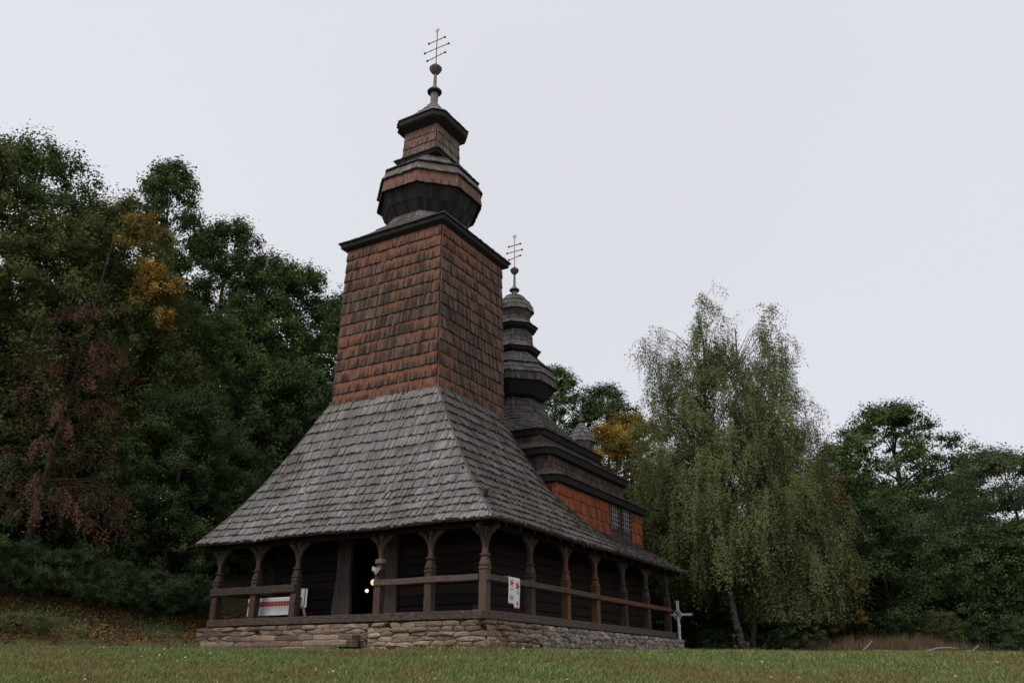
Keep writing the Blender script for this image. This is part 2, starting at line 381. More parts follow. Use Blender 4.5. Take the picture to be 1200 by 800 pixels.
# --- main tower
tw = [(2.07, 2.21, 6.08, .012), (2.01, 2.105, 13.0, .012)]
tower = body('tower', TOWER, church, TX, TY, [(2.07, 2.21, 0.0+5.9, .012), (2.01, 2.105, 13.0, .012)], .03); HOST['tower'] = (tower, TOWER)
skin('tower', TX, TY, tw, .088, .07, [16], rows=[.9, .85, .9, .85, .7, .5, .6, .65, .45, .65, .5, .65, .55, .65, .8, .9])
cap = body('belfry_cap', SOFFIT, church, TX, TY, [(1.98, 2.08, 12.9, .02), (2.26, 2.34, 13.05, .03), (2.28, 2.36, 13.2, .04), (1.85, 1.88, 13.52, .3), (1.5, 1.5, 13.95, .8),
    (1.36, 1.36, 14.3, 1.36*OCT), (1.6, 1.6, 14.72, 1.6*OCT), (1.8, 1.8, 15.22, 1.8*OCT), (1.83, 1.83, 15.72, 1.83*OCT), (1.87, 1.87, 15.76, 1.87*OCT), (1.7, 1.7, 16.14, 1.7*OCT), (1.74, 1.74, 16.2, 1.74*OCT), (1.45, 1.45, 16.42, 1.45*OCT), (1.2, 1.2, 16.75, 1.2*OCT), (.84, .84, 17.0, .3)], .03)
HOST['capgrey'] = (cap, GREY3); HOST['capband'] = (cap, CAPS); HOST['capboard'] = (cap, SOFFIT)
skin('capgrey', TX, TY, [(2.30, 2.38, 13.22, .05), (1.85, 1.88, 13.54, .3), (1.5, 1.5, 13.97, .8), (1.36, 1.36, 14.3, 1.36*OCT)], .14, .035, [2, 2, 1])
skin('capboard', TX, TY, [(1.36, 1.36, 14.32, 1.36*OCT), (1.6, 1.6, 14.72, 1.6*OCT), (1.8, 1.8, 15.2, 1.8*OCT)], .13, .02, [1, 1])
skin('capband', TX, TY, [(1.9, 1.9, 15.2, 1.9*OCT), (1.84, 1.84, 15.74, 1.84*OCT)], .1, .04, [1], rows=[1.25])
skin('capgrey', TX, TY, [(1.93, 1.93, 15.74, 1.93*OCT), (1.73, 1.73, 16.16, 1.73*OCT)], .13, .04, [1])
skin('capgrey', TX, TY, [(1.8, 1.8, 16.2, 1.8*OCT), (1.46, 1.46, 16.42, 1.46*OCT), (1.22, 1.22, 16.74, 1.22*OCT), (.86, .86, 17.0, .3)], .13, .04, [1, 1, 1])
lant = body('lantern', CAPS, church, TX, TY, [(.8, .8, 16.95, .02), (1.0, 1.0, 17.0, .03), (1.04, 1.04, 17.12, .03), (.8, .8, 17.32, .02), (.77, .77, 18.5, .02)], .02)
lant.data.materials.clear(); lant.data.materials.append(SOFFIT)
HOST['lantgrey'] = (lant, GREY); HOST['lantwall'] = (lant, CAPS)
skin('lantgrey', TX, TY, [(1.06, 1.06, 17.12, .03), (.8, .8, 17.34, .02)], .12, .03, [1])
skin('lantwall', TX, TY, [(.81, .81, 17.28, .015), (.77, .77, 18.5, .015)], .1, .045, [3], rows=[.3, .8, 1.1])
sp = body('spire', SOFFIT, church, TX, TY, [(.75, .75, 18.42, .1), (1.12, 1.12, 18.6, .3), (1.17, 1.17, 18.66, .33), (1.15, 1.15, 18.86, .33), (.84, .84, 19.16, .4), (.64, .64, 19.45, .64*OCT), (.42, .42, 19.72, .42*OCT), (.26, .26, 19.95, .26*OCT), (.17, .17, 20.12, .17*OCT)], .02)
HOST['spgrey'] = (sp, GREY)
skin('spgrey', TX, TY, [(1.17, 1.17, 18.88, .33), (.85, .85, 19.18, .4), (.65, .65, 19.47, .65*OCT), (.44, .44, 19.72, .44*OCT), (.28, .28, 19.95, .28*OCT), (.18, .18, 20.12, .18*OCT)], .1, .03, [1, 1, 1, 1, 1])
def finial(parent, cx, cy, z0, zs, s, zb, zc, halves, barz, top):
    mb = MB(); mb.lathe([(.155*s, z0), (.165*s, zs)], cx, cy, 8); mb.build('neck', LEAD, parent)
    mb = MB(); mb.lathe([(.1*s, zs-.05*s), (.29*s, zs), (.31*s, zs+.06*s)], cx, cy, 12); mb.build('collar', SOFFIT, parent)
    mb = MB(); mb.lathe([(.31*s, zs+.06*s), (.26*s, zs+.14*s), (.13*s, zs+.24*s), (.075*s, zs+.4*s)], cx, cy, 12); mb.build('collar_roof', GREY, parent)
    mb = MB(); mb.lathe([(.075*s, zs+.35*s), (.06*s, zb)], cx, cy, 8); mb.build('rod', LEAD, parent)
    mb = MB(); mb.lathe([(.06*s, zb-.3*s), (.16*s, zb-.2*s), (.26*s, zb-.04*s), (.27*s, zb+.03*s), (.2*s, zb+.12*s), (.08*s, zb+.22*s), (.03, zc)], cx, cy, 12); mb.build('knob', GREY2, parent)
    cr_ = MB(); cr_.tube([(cx, cy, zc-.05), (cx, cy, top-.12)], .022*max(s, .8), 6); c = cr_.build('cross', IRON, parent)
    for h, z in zip(halves, barz):
        mb = MB(); tl = .04 if z == barz[0] else 0
        mb.tube([(cx, cy-h, z+tl), (cx, cy+h, z-tl)], .018, 5)
        for sg in (-1, 1):
            ze = z-sg*tl
            mb.tube([(cx, cy+sg*(h-.05), ze), (cx, cy+sg*(h+.06), ze)], [.018, .055], 6)
            mb.tube([(cx, cy+sg*h*.5, ze-.05+.0), (cx, cy+sg*h*.5, ze+.05)], .012, 4)
        mb.build('cross_bar', IRON, c)
    mb = MB()
    for i in range(6):
        a = PI*i/6*2; mb.tube([(cx, cy, top), (cx, cy+.13*math.cos(a), top+.13*math.sin(a))], [.02, .012], 4)
    mb.tube([(cx, cy, top-.15), (cx, cy, top-.05)], .012, 4)
    mb.build('star', PALEM, c)
finial(sp, TX, TY, 20.0, 20.72, 1.0, 21.95, 22.25, (.42, .58, .38), (22.6, 23.03, 23.46), 24.0)

# --- nave: stepped tiers
NX = 10.3
nave = body('nave', LOG, church, NX, CYC, [(3.88, 3.88, 2.9, .02), (3.88, 3.88, 4.8, .02)], .0); HOST['nave'] = (nave, ORANGE)
WIN = [(10.84, 11.80), (11.98, 12.98)]
def nave_wall():
    x0, x1, y0, y1 = NX-3.9, NX+3.9, CYC-3.9, CYC+3.9; z0, z1, n = 3.02, 4.72, 4
    def seg(xa, xb): facet('nave', (xa, y0, z0), (xb, y0, z0), (xb, y0, z1), (xa, y0, z1), n, .14, .045)
    seg(x0, WIN[0][0]-.05); seg(WIN[1][1]+.05, x1)
    facet('nave', (x0, y1, z0), (x0, y0, z0), (x0, y0, z1), (x0, y1, z1), n, .2, .035)
    facet('nave', (x1, y1, z0), (x0, y1, z0), (x0, y1, z1), (x1, y1, z1), n, .3, .035)
    facet('nave', (x1, y0, z0), (x1, y1, z0), (x1, y1, z1), (x1, y0, z1), n, .3, .035)
nave_wall()
tiers = body('nave_roof', SOFFIT, church, NX, CYC, [(3.86, 3.86, 4.64, .1), (4.14, 4.14, 4.68, .25), (4.2, 4.2, 4.9, .3), (3.38, 3.38, 5.35, .1), (3.34, 3.34, 5.8, .1), (3.6, 3.6, 5.84, .25), (3.66, 3.66, 6.06, .3),
    (2.62, 2.62, 6.6, .1), (2.58, 2.58, 6.75, .1), (2.74, 2.74, 6.85, .2), (2.8, 2.8, 7.06, .25), (1.9, 1.9, 7.7, .4), (1.3, 1.3, 8.5, .7), (.93, .93, 9.25, .93*OCT)], .03)
HOST['ngrey'] = (tiers, GREY2); HOST['nwall'] = (tiers, NWALL)
skin('ngrey', NX, CYC, [(4.22, 4.22, 4.9, .3), (3.4, 3.4, 5.3, .1)], .13, .04, [4])
skin('nwall', NX, CYC, [(3.4, 3.4, 5.28, .05), (3.36, 3.36, 5.88, .05)], .15, .035, [2])
skin('ngrey', NX, CYC, [(3.68, 3.68, 6.06, .3), (2.64, 2.64, 6.56, .1)], .13, .04, [4])
skin('nwall', NX, CYC, [(2.66, 2.66, 6.5, .05), (2.6, 2.6, 6.9, .05)], .15, .035, [1])
skin('ngrey', NX, CYC, [(2.83, 2.83, 7.06, .25), (1.9, 1.9, 7.72, .4), (1.3, 1.3, 8.5, .7), (.94, .94, 9.25, .94*OCT)], .12, .04, [4, 4, 3])
NXC = 10.2
def oc(h, z): return (h, h, z, h*OCT)
cup = body('nave_cupola', SOFFIT, church, NXC, CYC, [oc(.93, 9.1), oc(1.26, 9.2), oc(1.66, 9.7), oc(1.68, 10.02), oc(1.45, 10.48), oc(1.48, 10.52), oc(1.0, 11.02), oc(.76, 11.24), oc(1.02, 11.3), oc(1.06, 11.42), oc(.74, 11.75),
    oc(.7, 12.3), oc(.92, 12.42), oc(.96, 12.54), oc(.6, 12.86), oc(.6, 13.08), oc(.74, 13.32), oc(.74, 13.5), oc(.62, 13.78), oc(.4, 14.04), oc(.05, 14.3)], .02)
HOST['cgrey'] = (cup, GREY3); HOST['cwall'] = (cup, GREY2)
skin('cwall', NXC, CYC, [oc(1.7, 9.7), oc(1.69, 10.05)], .12, .035, [1])
skin('cgrey', NXC, CYC, [oc(1.74, 10.04), oc(1.47, 10.48)], .11, .04, [2])
skin('cgrey', NXC, CYC, [oc(1.53, 10.52), oc(1.02, 11.02), oc(.78, 11.24)], .11, .04, [3, 1])
skin('cgrey', NXC, CYC, [oc(1.08, 11.42), oc(.75, 11.75)], .1, .03, [2])
skin('cwall', NXC, CYC, [oc(.75, 11.75), oc(.72, 12.28)], .11, .03, [2])
skin('cgrey', NXC, CYC, [oc(.98, 12.54), oc(.61, 12.86)], .1, .03, [2])
skin('cwall', NXC, CYC, [oc(.63, 12.86), oc(.63, 13.08), oc(.74, 13.32)], .1, .03, [1, 1])
skin('cgrey', NXC, CYC, [oc(.8, 13.3), oc(.76, 13.52), oc(.64, 13.78), oc(.42, 14.04), oc(.06, 14.3)], .1, .035, [1, 1, 1, 1])
finial(cup, NXC, CYC, 14.1, 14.42, .75, 15.45, 15.62, (.27, .36, .27), (16.1, 16.42, 16.74), 17.2)
# --- chancel behind the nave with the small third cupola
ch = MB(); ch.box(14.15, 18.4, 2.9, 7.3, -.2, 5.0); chan = ch.build('chancel', LOG, church)
cro = body('chancel_roof', DECK, church, 16.6, CYC, [(2.3, 2.5, 4.9, .1), (2.4, 2.6, 5.0, .1), (1.5, 1.5, 6.2, .3), (.7, .7, 7.6, .3), (.35, .35, 8.6, .2)], .02); HOST['chgrey'] = (cro, GREY2)
skin('chgrey', 16.6, CYC, [(2.42, 2.62, 5.0, .1), (1.5, 1.5, 6.2, .3), (.7, .7, 7.6, .3), (.36, .36, 8.6, .2)], .16, .035, [5, 5, 4])
cu3 = body('chancel_cupola', SOFFIT, church, 16.8, CYC, [oc(.36, 8.4), oc(.4, 8.62), oc(.54, 8.95), oc(.56, 9.1), oc(.5, 9.35), oc(.36, 9.58), oc(.2, 9.76), oc(.08, 9.95), oc(.05, 10.1)], .01); HOST['c3'] = (cu3, GREY3)
skin('c3', 16.8, CYC, [oc(.42, 8.6), oc(.56, 8.95)], .1, .03, [1]); skin('c3', 16.8, CYC, [oc(.62, 8.95), oc(.58, 9.15), oc(.5, 9.36), oc(.36, 9.58), oc(.2, 9.78), oc(.08, 9.96)], .1, .035, [1, 1, 1, 1, 1])
mb = MB(); mb.lathe([(.04, 9.95), (.17, 10.02), (.18, 10.08), (.1, 10.2), (.05, 10.42), (.03, 10.9), (.015, 11.3)], 16.8, CYC, 10); mb.build('finial', GREY2, cu3)

# --- main skirt roof
TT = [0, .04, .29, .52, .74, .964, 1.0]; TZ = [2.30, 2.41, 3.33, 4.37, 5.55, 6.85, 7.06]
def g(t): return float(np.interp(t, TT, TZ))
def smooth(x): x = min(max(x, 0), 1); return x*x*(3-2*x)
def Ppt(side, q, t):
    """point of the roof: side W (q=y), S (q=x), N (q=x)"""
    if side == 'W': return Vector((-.5+2.0*t, q, g(t) + .02*math.sin(q*1.3)*(1-t)))
    y = -.5+3.39*t; wgt = smooth((q-4.6)/6.0)
    z = g(t)*(1-wgt) + (2.30+1.9*t)*wgt + .02*math.sin(q*.9)*(1-t)
    if q > 5.65: z -= max(0, t-.5)*1.2*(q-5.65)
    return Vector((q, y if side == 'S' else 10.2-y, z))
def lo_(side, t): return -.5+3.39*t if side == 'W' else -.5+2.0*t
def hi_(side, t):
    if side == 'W': return 10.7-3.39*t
    return 14.5 if t <= .515 else 6.4 - .78*(t-.5)/.5
roof = None
def make_roof():
    global roof
    mb = MB()
    for side in 'WSN':
        ts = [0, .04, .15, .29, .4, .515, .6, .74, .88, 1.0]
        for i in range(len(ts)-1):
            t0, t1 = ts[i], ts[i+1]; n = 36
            for k in range(n):
                tm = (t0+t1)/2
                hi0, hi1 = hi_(side, min(t0+1e-3, t1)), hi_(side, t1)
                a0 = lo_(side, t0)+(hi0-lo_(side, t0))*k/n; a1 = lo_(side, t0)+(hi0-lo_(side, t0))*(k+1)/n
                b0 = lo_(side, t1)+(hi1-lo_(side, t1))*k/n; b1 = lo_(side, t1)+(hi1-lo_(side, t1))*(k+1)/n
                q = [Ppt(side, a0, t0), Ppt(side, a1, t0), Ppt(side, b1, t1), Ppt(side, b0, t1)]
                q2 = [p + Vector((0, 0, -.08)) for p in q]
                q = [p + Vector((0, 0, -.012)) for p in q]
                mb.add(q+q2, [(0, 1, 2, 3), (7, 6, 5, 4), (0, 4, 5, 1), (2, 6, 7, 3), (1, 5, 6, 2), (3, 7, 4, 0)], (random.random(), .5, .5))
    roof = mb.build('porch_roof', DECK, church); HOST['roof'] = (roof, GREY); HOST['roof_shaded'] = (roof, GREY2)  # south and north slopes take darker grey shingles to imitate their shade
    N = 16
    for side in 'WSN':
        wd = .088 if side != 'N' else .25
        for k in range(N):
            t0, t1 = k/N, (k+1)/N; row = random.random()
            lo0, lo1, hi0 = lo_(side, t0), lo_(side, t1), hi_(side, t0+1e-3)
            hi1 = hi_(side, t1)
            x = lo0
            while x < hi0-.01:
                wx = wd*random.uniform(.75, 1.35); xe = min(x+wx, hi0)
                if hi0-xe < .05: xe = hi0
                xt0, xt1 = min(max(x, lo1), hi1), min(max(xe, lo1), hi1)
                if side == 'W':
                    A, B, C, D = Ppt(side, xe, t0), Ppt(side, x, t0), Ppt(side, xt0, t1), Ppt(side, xt1, t1)
                elif side == 'S':
                    A, B, C, D = Ppt(side, x, t0), Ppt(side, xe, t0), Ppt(side, xt1, t1), Ppt(side, xt0, t1)
                else:
                    A, B, C, D = Ppt(side, xe, t0), Ppt(side, x, t0), Ppt(side, xt0, t1), Ppt(side, xt1, t1)
                nn = (B-A).cross(((D-A)+(C-B)))
                if nn.length > 1e-7:
                    nn.normalize()
                    shingle('roof' if side == 'W' else 'roof_shaded', A, B, C, D, nn, .07*random.uniform(.6, 1.5), random.random(), row, random.uniform(-.015, .03) + (.04 if k == 0 else 0))
                x = xe
    # hip cover boards
    for sg in (0, 1):
        mb = MB(); pts = []
        for k in range(13):
            t = k/12; p = Ppt('W', lo_('W', t) if not sg else hi_('W', t), t); pts.append(p+Vector((-.01, 0, .035)))
        mb.tube(pts, .035, 5); mb.build('hip_cap', GREY2, roof)
make_roof()
def flush_shingles():
    order = sorted(range(len(SH)), key=lambda i: -SH[i][3]); solo = set(order[:300])
    bulk = {}
    for i, (key, vs, tt, ar) in enumerate(SH):
        if i in solo:
            mb = MB(); mb.add(vs, SHF, tt); c = (vs[0]+vs[2])/2; o = mb.build('shingle', HOST[key][1], HOST[key][0], origin=tuple(c))
        else: bulk.setdefault(key, MB()).add(vs, SHF, tt)
    for key, mb in bulk.items():
        o = mb.build('shingle_cladding', HOST[key][1], HOST[key][0]); o['kind'] = 'stuff'
flush_shingles()

# --- windows in the nave wall
for (a, b) in WIN:
    y = CYC-3.9; z0, z1 = 3.2, 4.72
    mb = MB(); mb.box(a, b, y-.02, y+.05, z0, z1); wn = mb.build('window', PLANK, church)
    mb = MB(); mb.box(a+.1, b-.1, y-.03, y-.022, 3.72, z1-.04); mb.build('pane', GLASS, wn)
    mb = MB()
    for xx in (a, b-.09): mb.box(xx, xx+.09, y-.06, y-.021, z0, z1)
    mb.box(a+.09, b-.09, y-.06, y-.032, z1-.08, z1); mb.box(a+.09, b-.09, y-.06, y-.021, 3.66, 3.74); mb.build('window_frame', POST, wn)
    for k in range(1, 4):
        x = a+.09+(b-a-.18)*k/4; mb = MB(); mb.box(x-.014, x+.014, y-.05, y-.031, 3.74, z1-.08); mb.build('glazing_bar', LATT, wn)
    for k in range(1, 5):
        z = 3.74+(z1-.08-3.74)*k/5; mb = MB(); mb.box(a+.09, b-.09, y-.056, y-.0505, z-.012, z+.012); mb.build('glazing_bar', LATT, wn)
# pale splinter under the second eave
# --- log walls of the porch room
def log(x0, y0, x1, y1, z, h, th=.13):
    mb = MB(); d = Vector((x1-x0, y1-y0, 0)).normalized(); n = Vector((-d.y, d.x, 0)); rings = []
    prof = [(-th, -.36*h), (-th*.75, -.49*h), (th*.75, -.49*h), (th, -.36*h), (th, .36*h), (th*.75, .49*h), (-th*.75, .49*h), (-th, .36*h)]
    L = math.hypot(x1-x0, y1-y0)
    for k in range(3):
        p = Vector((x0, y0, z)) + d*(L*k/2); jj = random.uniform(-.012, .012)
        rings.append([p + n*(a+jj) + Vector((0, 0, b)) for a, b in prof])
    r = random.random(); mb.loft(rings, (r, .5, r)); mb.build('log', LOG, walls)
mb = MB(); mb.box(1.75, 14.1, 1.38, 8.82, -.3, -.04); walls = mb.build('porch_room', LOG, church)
zz = .14; k = 0
while zz < 3.25:
    h = .29; e = .18 if k % 2 else -.1
    log(1.62, 1.2-e, 1.62, 4.28, zz, h); log(1.62, 5.92, 1.62, 9.0+e, zz, h)
    e = -.1 if k % 2 else .18
    log(1.62-e, 1.2, 14.2, 1.2, zz, h); log(1.62-e, 9.0, 14.2, 9.0, zz, h)
    zz += h; k += 1
log(1.62, 4.28, 1.62, 5.92, 2.75, .3)
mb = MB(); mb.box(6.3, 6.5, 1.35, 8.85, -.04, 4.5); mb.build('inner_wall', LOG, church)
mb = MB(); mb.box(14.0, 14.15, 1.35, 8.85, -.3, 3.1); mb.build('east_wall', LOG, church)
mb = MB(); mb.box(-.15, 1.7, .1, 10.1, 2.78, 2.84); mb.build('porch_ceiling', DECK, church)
mb = MB(); mb.box(-.02, 13.8, .02, 10.2, -.1, -.005); mb.build('porch_floor', PLANK, church)
# door jamb planks
for (yc, wt, wb) in ((6.1, .26, .36), (4.27, .24, .3)):
    mb = MB(); x0, x1 = 1.36, 1.47; rings = []
    for z, hw in ((0, wb), (.5, wb*.97), (1.2, wt), (2.0, wt*1.02), (2.76, wt*1.1)):
        rings.append([(x0, yc-hw, z), (x1, yc-hw, z), (x1, yc+hw, z), (x0, yc+hw, z)])
    mb.loft(rings, (.75, .5, .5)); mb.build('door_plank', PLANK, church)
# --- sill beams
def beam(name, x0, x1, y0, y1, z0, z1, mat=BEAM, r=None, parent=None):
    """bevelled bar with a slightly wavy length"""
    mb = MB(); lx, ly = x1-x0, y1-y0; along = 0 if lx > ly else 1; n = 7; b = .018; rings = []
    for k in range(n):
        s = k/(n-1); j = random.uniform(-.008, .008); j2 = random.uniform(-.008, .008)
        if along: w0, w1 = x0+j, x1+j
        else: w0, w1 = y0+j, y1+j
        q0, q1 = z0+j2, z1+j2
        p2 = [(w0, q0+b), (w0+b, q0), (w1-b, q0), (w1, q0+b), (w1, q1-b), (w1-b, q1), (w0+b, q1), (w0, q1-b)]
        rings.append([((x0+lx*s, a, c) if not along else (a, y0+ly*s, c)) for a, c in p2])
    rr = random.random() if r is None else r
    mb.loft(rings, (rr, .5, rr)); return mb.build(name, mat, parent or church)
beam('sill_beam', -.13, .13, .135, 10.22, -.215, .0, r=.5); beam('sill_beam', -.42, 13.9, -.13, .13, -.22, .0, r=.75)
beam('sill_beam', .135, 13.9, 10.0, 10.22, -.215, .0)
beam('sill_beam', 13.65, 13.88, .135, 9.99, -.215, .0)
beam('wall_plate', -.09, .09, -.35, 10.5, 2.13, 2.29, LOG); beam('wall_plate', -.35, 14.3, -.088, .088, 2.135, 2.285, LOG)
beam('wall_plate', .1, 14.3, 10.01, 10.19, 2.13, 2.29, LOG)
# --- carved posts
def sq(c, h, z, ch=.2):
    q = h*ch; x, y = c
    return [(x-h+q, y-h, z), (x+h-q, y-h, z), (x+h, y-h+q, z), (x+h, y+h-q, z), (x+h-q, y+h, z), (x-h+q, y+h, z), (x-h, y+h-q, z), (x-h, y-h+q, z)]
PROF = [(.115, 0, .08), (.115, 1.02, .08), (.14, 1.03, .2), (.14, 1.08, .2), (.105, 1.10, .3), (.13, 1.13, .3), (.13, 1.17, .3), (.09, 1.33, .4), (.08, 1.36, .5), (.125, 1.375, .4), (.13, 1.41, .4), (.085, 1.43, .5), (.065, 1.6, .55), (.065, 2.0, .5), (.105, 2.13, .4)]
def bracket(mb, c, dx, dy):
    """curved knee brace rising from the shaft outwards to the plate"""
    c = Vector((c[0], c[1], 0)); d = Vector((dx, dy, 0)); n = Vector((-dy, dx, 0)); rings = []
    inner = [(.05, 1.62), (.09, 1.78), (.17, 1.93), (.3, 2.03), (.42, 2.05), (.52, 2.12)]
    outer = [(.05, 1.98), (.08, 2.06), (.15, 2.12), (.26, 2.127), (.38, 2.129), (.50, 2.13)]
    inner = [(.055, 1.56), (.09, 1.72), (.15, 1.86), (.22, 1.95), (.27, 1.96), (.31, 2.02), (.38, 2.05), (.43, 2.13)]
    outer = [(.03, 1.68), (.06, 1.86), (.1, 1.98), (.15, 2.06), (.19, 2.09), (.23, 2.115), (.3, 2.128), (.37, 2.132)]
    for (a, z), (a2, z2) in zip(inner, outer):
        rings.append([c+d*a+n*.05+Vector((0, 0, z)), c+d*a-n*.05+Vector((0, 0, z)), c+d*a2-n*.05+Vector((0, 0, z2)), c+d*a2+n*.05+Vector((0, 0, z2))])
    mb.loft(rings, (.45, .5, .5))
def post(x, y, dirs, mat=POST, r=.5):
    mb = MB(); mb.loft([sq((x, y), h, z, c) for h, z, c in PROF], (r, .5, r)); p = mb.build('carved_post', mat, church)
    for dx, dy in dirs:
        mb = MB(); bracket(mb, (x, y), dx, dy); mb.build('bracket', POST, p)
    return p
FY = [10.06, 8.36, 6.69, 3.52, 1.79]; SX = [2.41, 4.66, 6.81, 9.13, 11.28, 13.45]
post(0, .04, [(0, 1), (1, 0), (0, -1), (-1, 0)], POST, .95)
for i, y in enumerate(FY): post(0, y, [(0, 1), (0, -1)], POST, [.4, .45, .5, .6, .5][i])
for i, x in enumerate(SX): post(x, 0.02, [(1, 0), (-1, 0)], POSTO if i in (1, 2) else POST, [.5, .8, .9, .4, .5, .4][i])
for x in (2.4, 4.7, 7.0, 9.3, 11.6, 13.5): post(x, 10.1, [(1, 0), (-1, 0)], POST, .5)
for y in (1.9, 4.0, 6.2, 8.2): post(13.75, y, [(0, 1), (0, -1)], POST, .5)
# --- rails
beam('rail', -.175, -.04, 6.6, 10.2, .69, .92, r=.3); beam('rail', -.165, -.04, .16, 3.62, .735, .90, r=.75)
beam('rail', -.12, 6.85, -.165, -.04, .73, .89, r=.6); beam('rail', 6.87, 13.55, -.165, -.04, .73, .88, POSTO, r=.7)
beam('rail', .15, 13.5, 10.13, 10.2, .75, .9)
# --- rafters
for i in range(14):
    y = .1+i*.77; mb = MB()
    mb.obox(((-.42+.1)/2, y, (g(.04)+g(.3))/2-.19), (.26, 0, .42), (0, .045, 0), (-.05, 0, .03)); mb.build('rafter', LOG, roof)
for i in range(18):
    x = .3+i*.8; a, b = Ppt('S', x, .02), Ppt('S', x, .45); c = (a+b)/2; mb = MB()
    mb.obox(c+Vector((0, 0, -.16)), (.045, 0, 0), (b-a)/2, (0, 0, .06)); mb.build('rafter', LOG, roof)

# ------------------------------------------------------------------ stone foundation
fnd = thing('stone_foundation', 'rough fieldstone footing wall under the church porch', 'foundation', (0, 0, -1.2))
fl = Vector((0, 0, -1.2))
def fbuild(mb, name, mat, kind=None):
    mb.v = [(p[0], p[1], p[2]+1.2) for p in mb.v]; o = mb.build(name, mat, fnd, smooth=False)
    if kind: o['kind'] = kind
    return o
mb = MB(); mb.box(-.1, 14.6, -.1, 10.6, -1.5, -.235, (.5, .5, .5)); fbuild(mb, 'mortar_core', MORTAR)
def clip(poly, nx, ny, c):
    out_ = []
    for i in range(len(poly)):
        p, q = poly[i], poly[(i+1) % len(poly)]; dp, dq = p[0]*nx+p[1]*ny-c, q[0]*nx+q[1]*ny-c
        if dp <= 0: out_.append(p)
        if (dp < 0) != (dq < 0) and dp != dq: s = dp/(dp-dq); out_.append((p[0]+(q[0]-p[0])*s, p[1]+(q[1]-p[1])*s))
    return out_
STN = []
def stone_wall(L, H, ax, az, org, ud, nd, mat, jit=.35, bulge=.06, ztop=None):
    """Voronoi stones over a wall L long, H high; ax, az mean stone size"""
    k = az/ax; nu, nv = max(1, round(L/ax)), max(1, round(H/az)); seeds = []
    for j in range(-1, nv+1):
        sh = random.uniform(0, .5)
        for i in range(-1, nu+1):
            seeds.append(((i+.5+sh*(1 if j % 2 else -1)*.5+random.uniform(-jit, jit))*L/nu*k, (j+.5+random.uniform(-jit, jit)*.75)*H/nv))
    for s in seeds:
        if not (-.02 < s[0] < L*k+.02 and -.02 < s[1] < H+.02): continue
        poly = [(0, 0), (L*k, 0), (L*k, H), (0, H)]
        for o in seeds:
            if o is s: continue
            dx, dy = o[0]-s[0], o[1]-s[1]
            if dx*dx+dy*dy > (4*az)**2: continue
            poly = clip(poly, dx, dy, (o[0]**2+o[1]**2-s[0]**2-s[1]**2)/2)
            if len(poly) < 3: break
        if len(poly) < 3: continue
        P = [(p[0]/k, p[1]) for p in poly]; c = (sum(p[0] for p in P)/len(P), sum(p[1] for p in P)/len(P))
        # round the polygon: insert midpoints, shrink joints
        Q = []
        for i in range(len(P)):
            p, q = P[i], P[(i+1) % len(P)]
            if math.hypot(p[0]-q[0], p[1]-q[1]) < .02: continue
            Q.append((p[0]*.9+q[0]*.1, p[1]*.9+q[1]*.1)); Q.append((p[0]*.1+q[0]*.9, p[1]*.1+q[1]*.9))
        if len(Q) < 5: continue
        def sc(q, d, f=1):
            v = (q[0]-c[0], q[1]-c[1]); r = math.hypot(*v) or 1e-6; m = max(r*f-d, r*.2)/r; return (c[0]+v[0]*m, c[1]+v[1]*m)
        bl = bulge*random.uniform(.2, 1.9); mb = MB(); n = len(Q); rings = []; tx, ty = random.uniform(-.12, .12), random.uniform(-.2, .2)
        for d, f, dep in ((.006, 1, -.03), (.007, 1, bl*.45), (.03, .94, bl*.9), (.04, .55, bl*1.08)):
            ring = []
            for q in Q:
                e = sc(q, d, f); w_ = dep + (0 if dep < 0 else ((e[0]-c[0])*tx+(e[1]-c[1])*ty) + random.uniform(-.008, .008))
                ring.append(Vector(org)+Vector(ud)*e[0]+Vector((0, 0, e[1]))+Vector(nd)*w_)
            rings.append(ring)
        r = random.random(); mb.loft(rings, (r, .5, r))
        ar = abs(sum(P[i][0]*P[(i+1) % len(P)][1]-P[(i+1) % len(P)][0]*P[i][1] for i in range(len(P))))/2
        z = prj(rings[-1][0])[2]; STN.append((ar/z/z, mb, mat))
# west face (runs north to south), the south face near the corner, then the paler rubble
stone_wall(6.9, .88, .55, .135, (-.1, 3.75, -1.12), (0, 1, 0), (-1, 0, 0), STEPS, bulge=.05)
stone_wall(3.9, .88, .46, .135, (-.1, -.15, -1.12), (0, 1, 0), (-1, 0, 0), STONE, bulge=.07)
stone_wall(2.95, .88, .42, .135, (-.15, -.1, -1.12), (1, 0, 0), (0, -1, 0), STONE, bulge=.07)
stone_wall(11.75, .86, .26, .15, (2.88, -.1, -1.10), (1, 0, 0), (0, -1, 0), STONE2, .42, bulge=.06)
stone_wall(3.0, .86, .3, .2, (14.6, -.1, -1.10), (0, 1, 0), (1, 0, 0), STONE2, .4, bulge=.06)
STN.sort(key=lambda s: -s[0]); bulk = {}
for i, (a, mb, mat) in enumerate(STN):
    if i < 268: fbuild(mb, 'stone', mat)
    else: bulk.setdefault(mat.name, (MB(), mat))[0].add(mb.v, mb.f, mb.t[0])
for nm, (mb, mat) in bulk.items(): fbuild(mb, 'small_stones', mat, 'stuff')
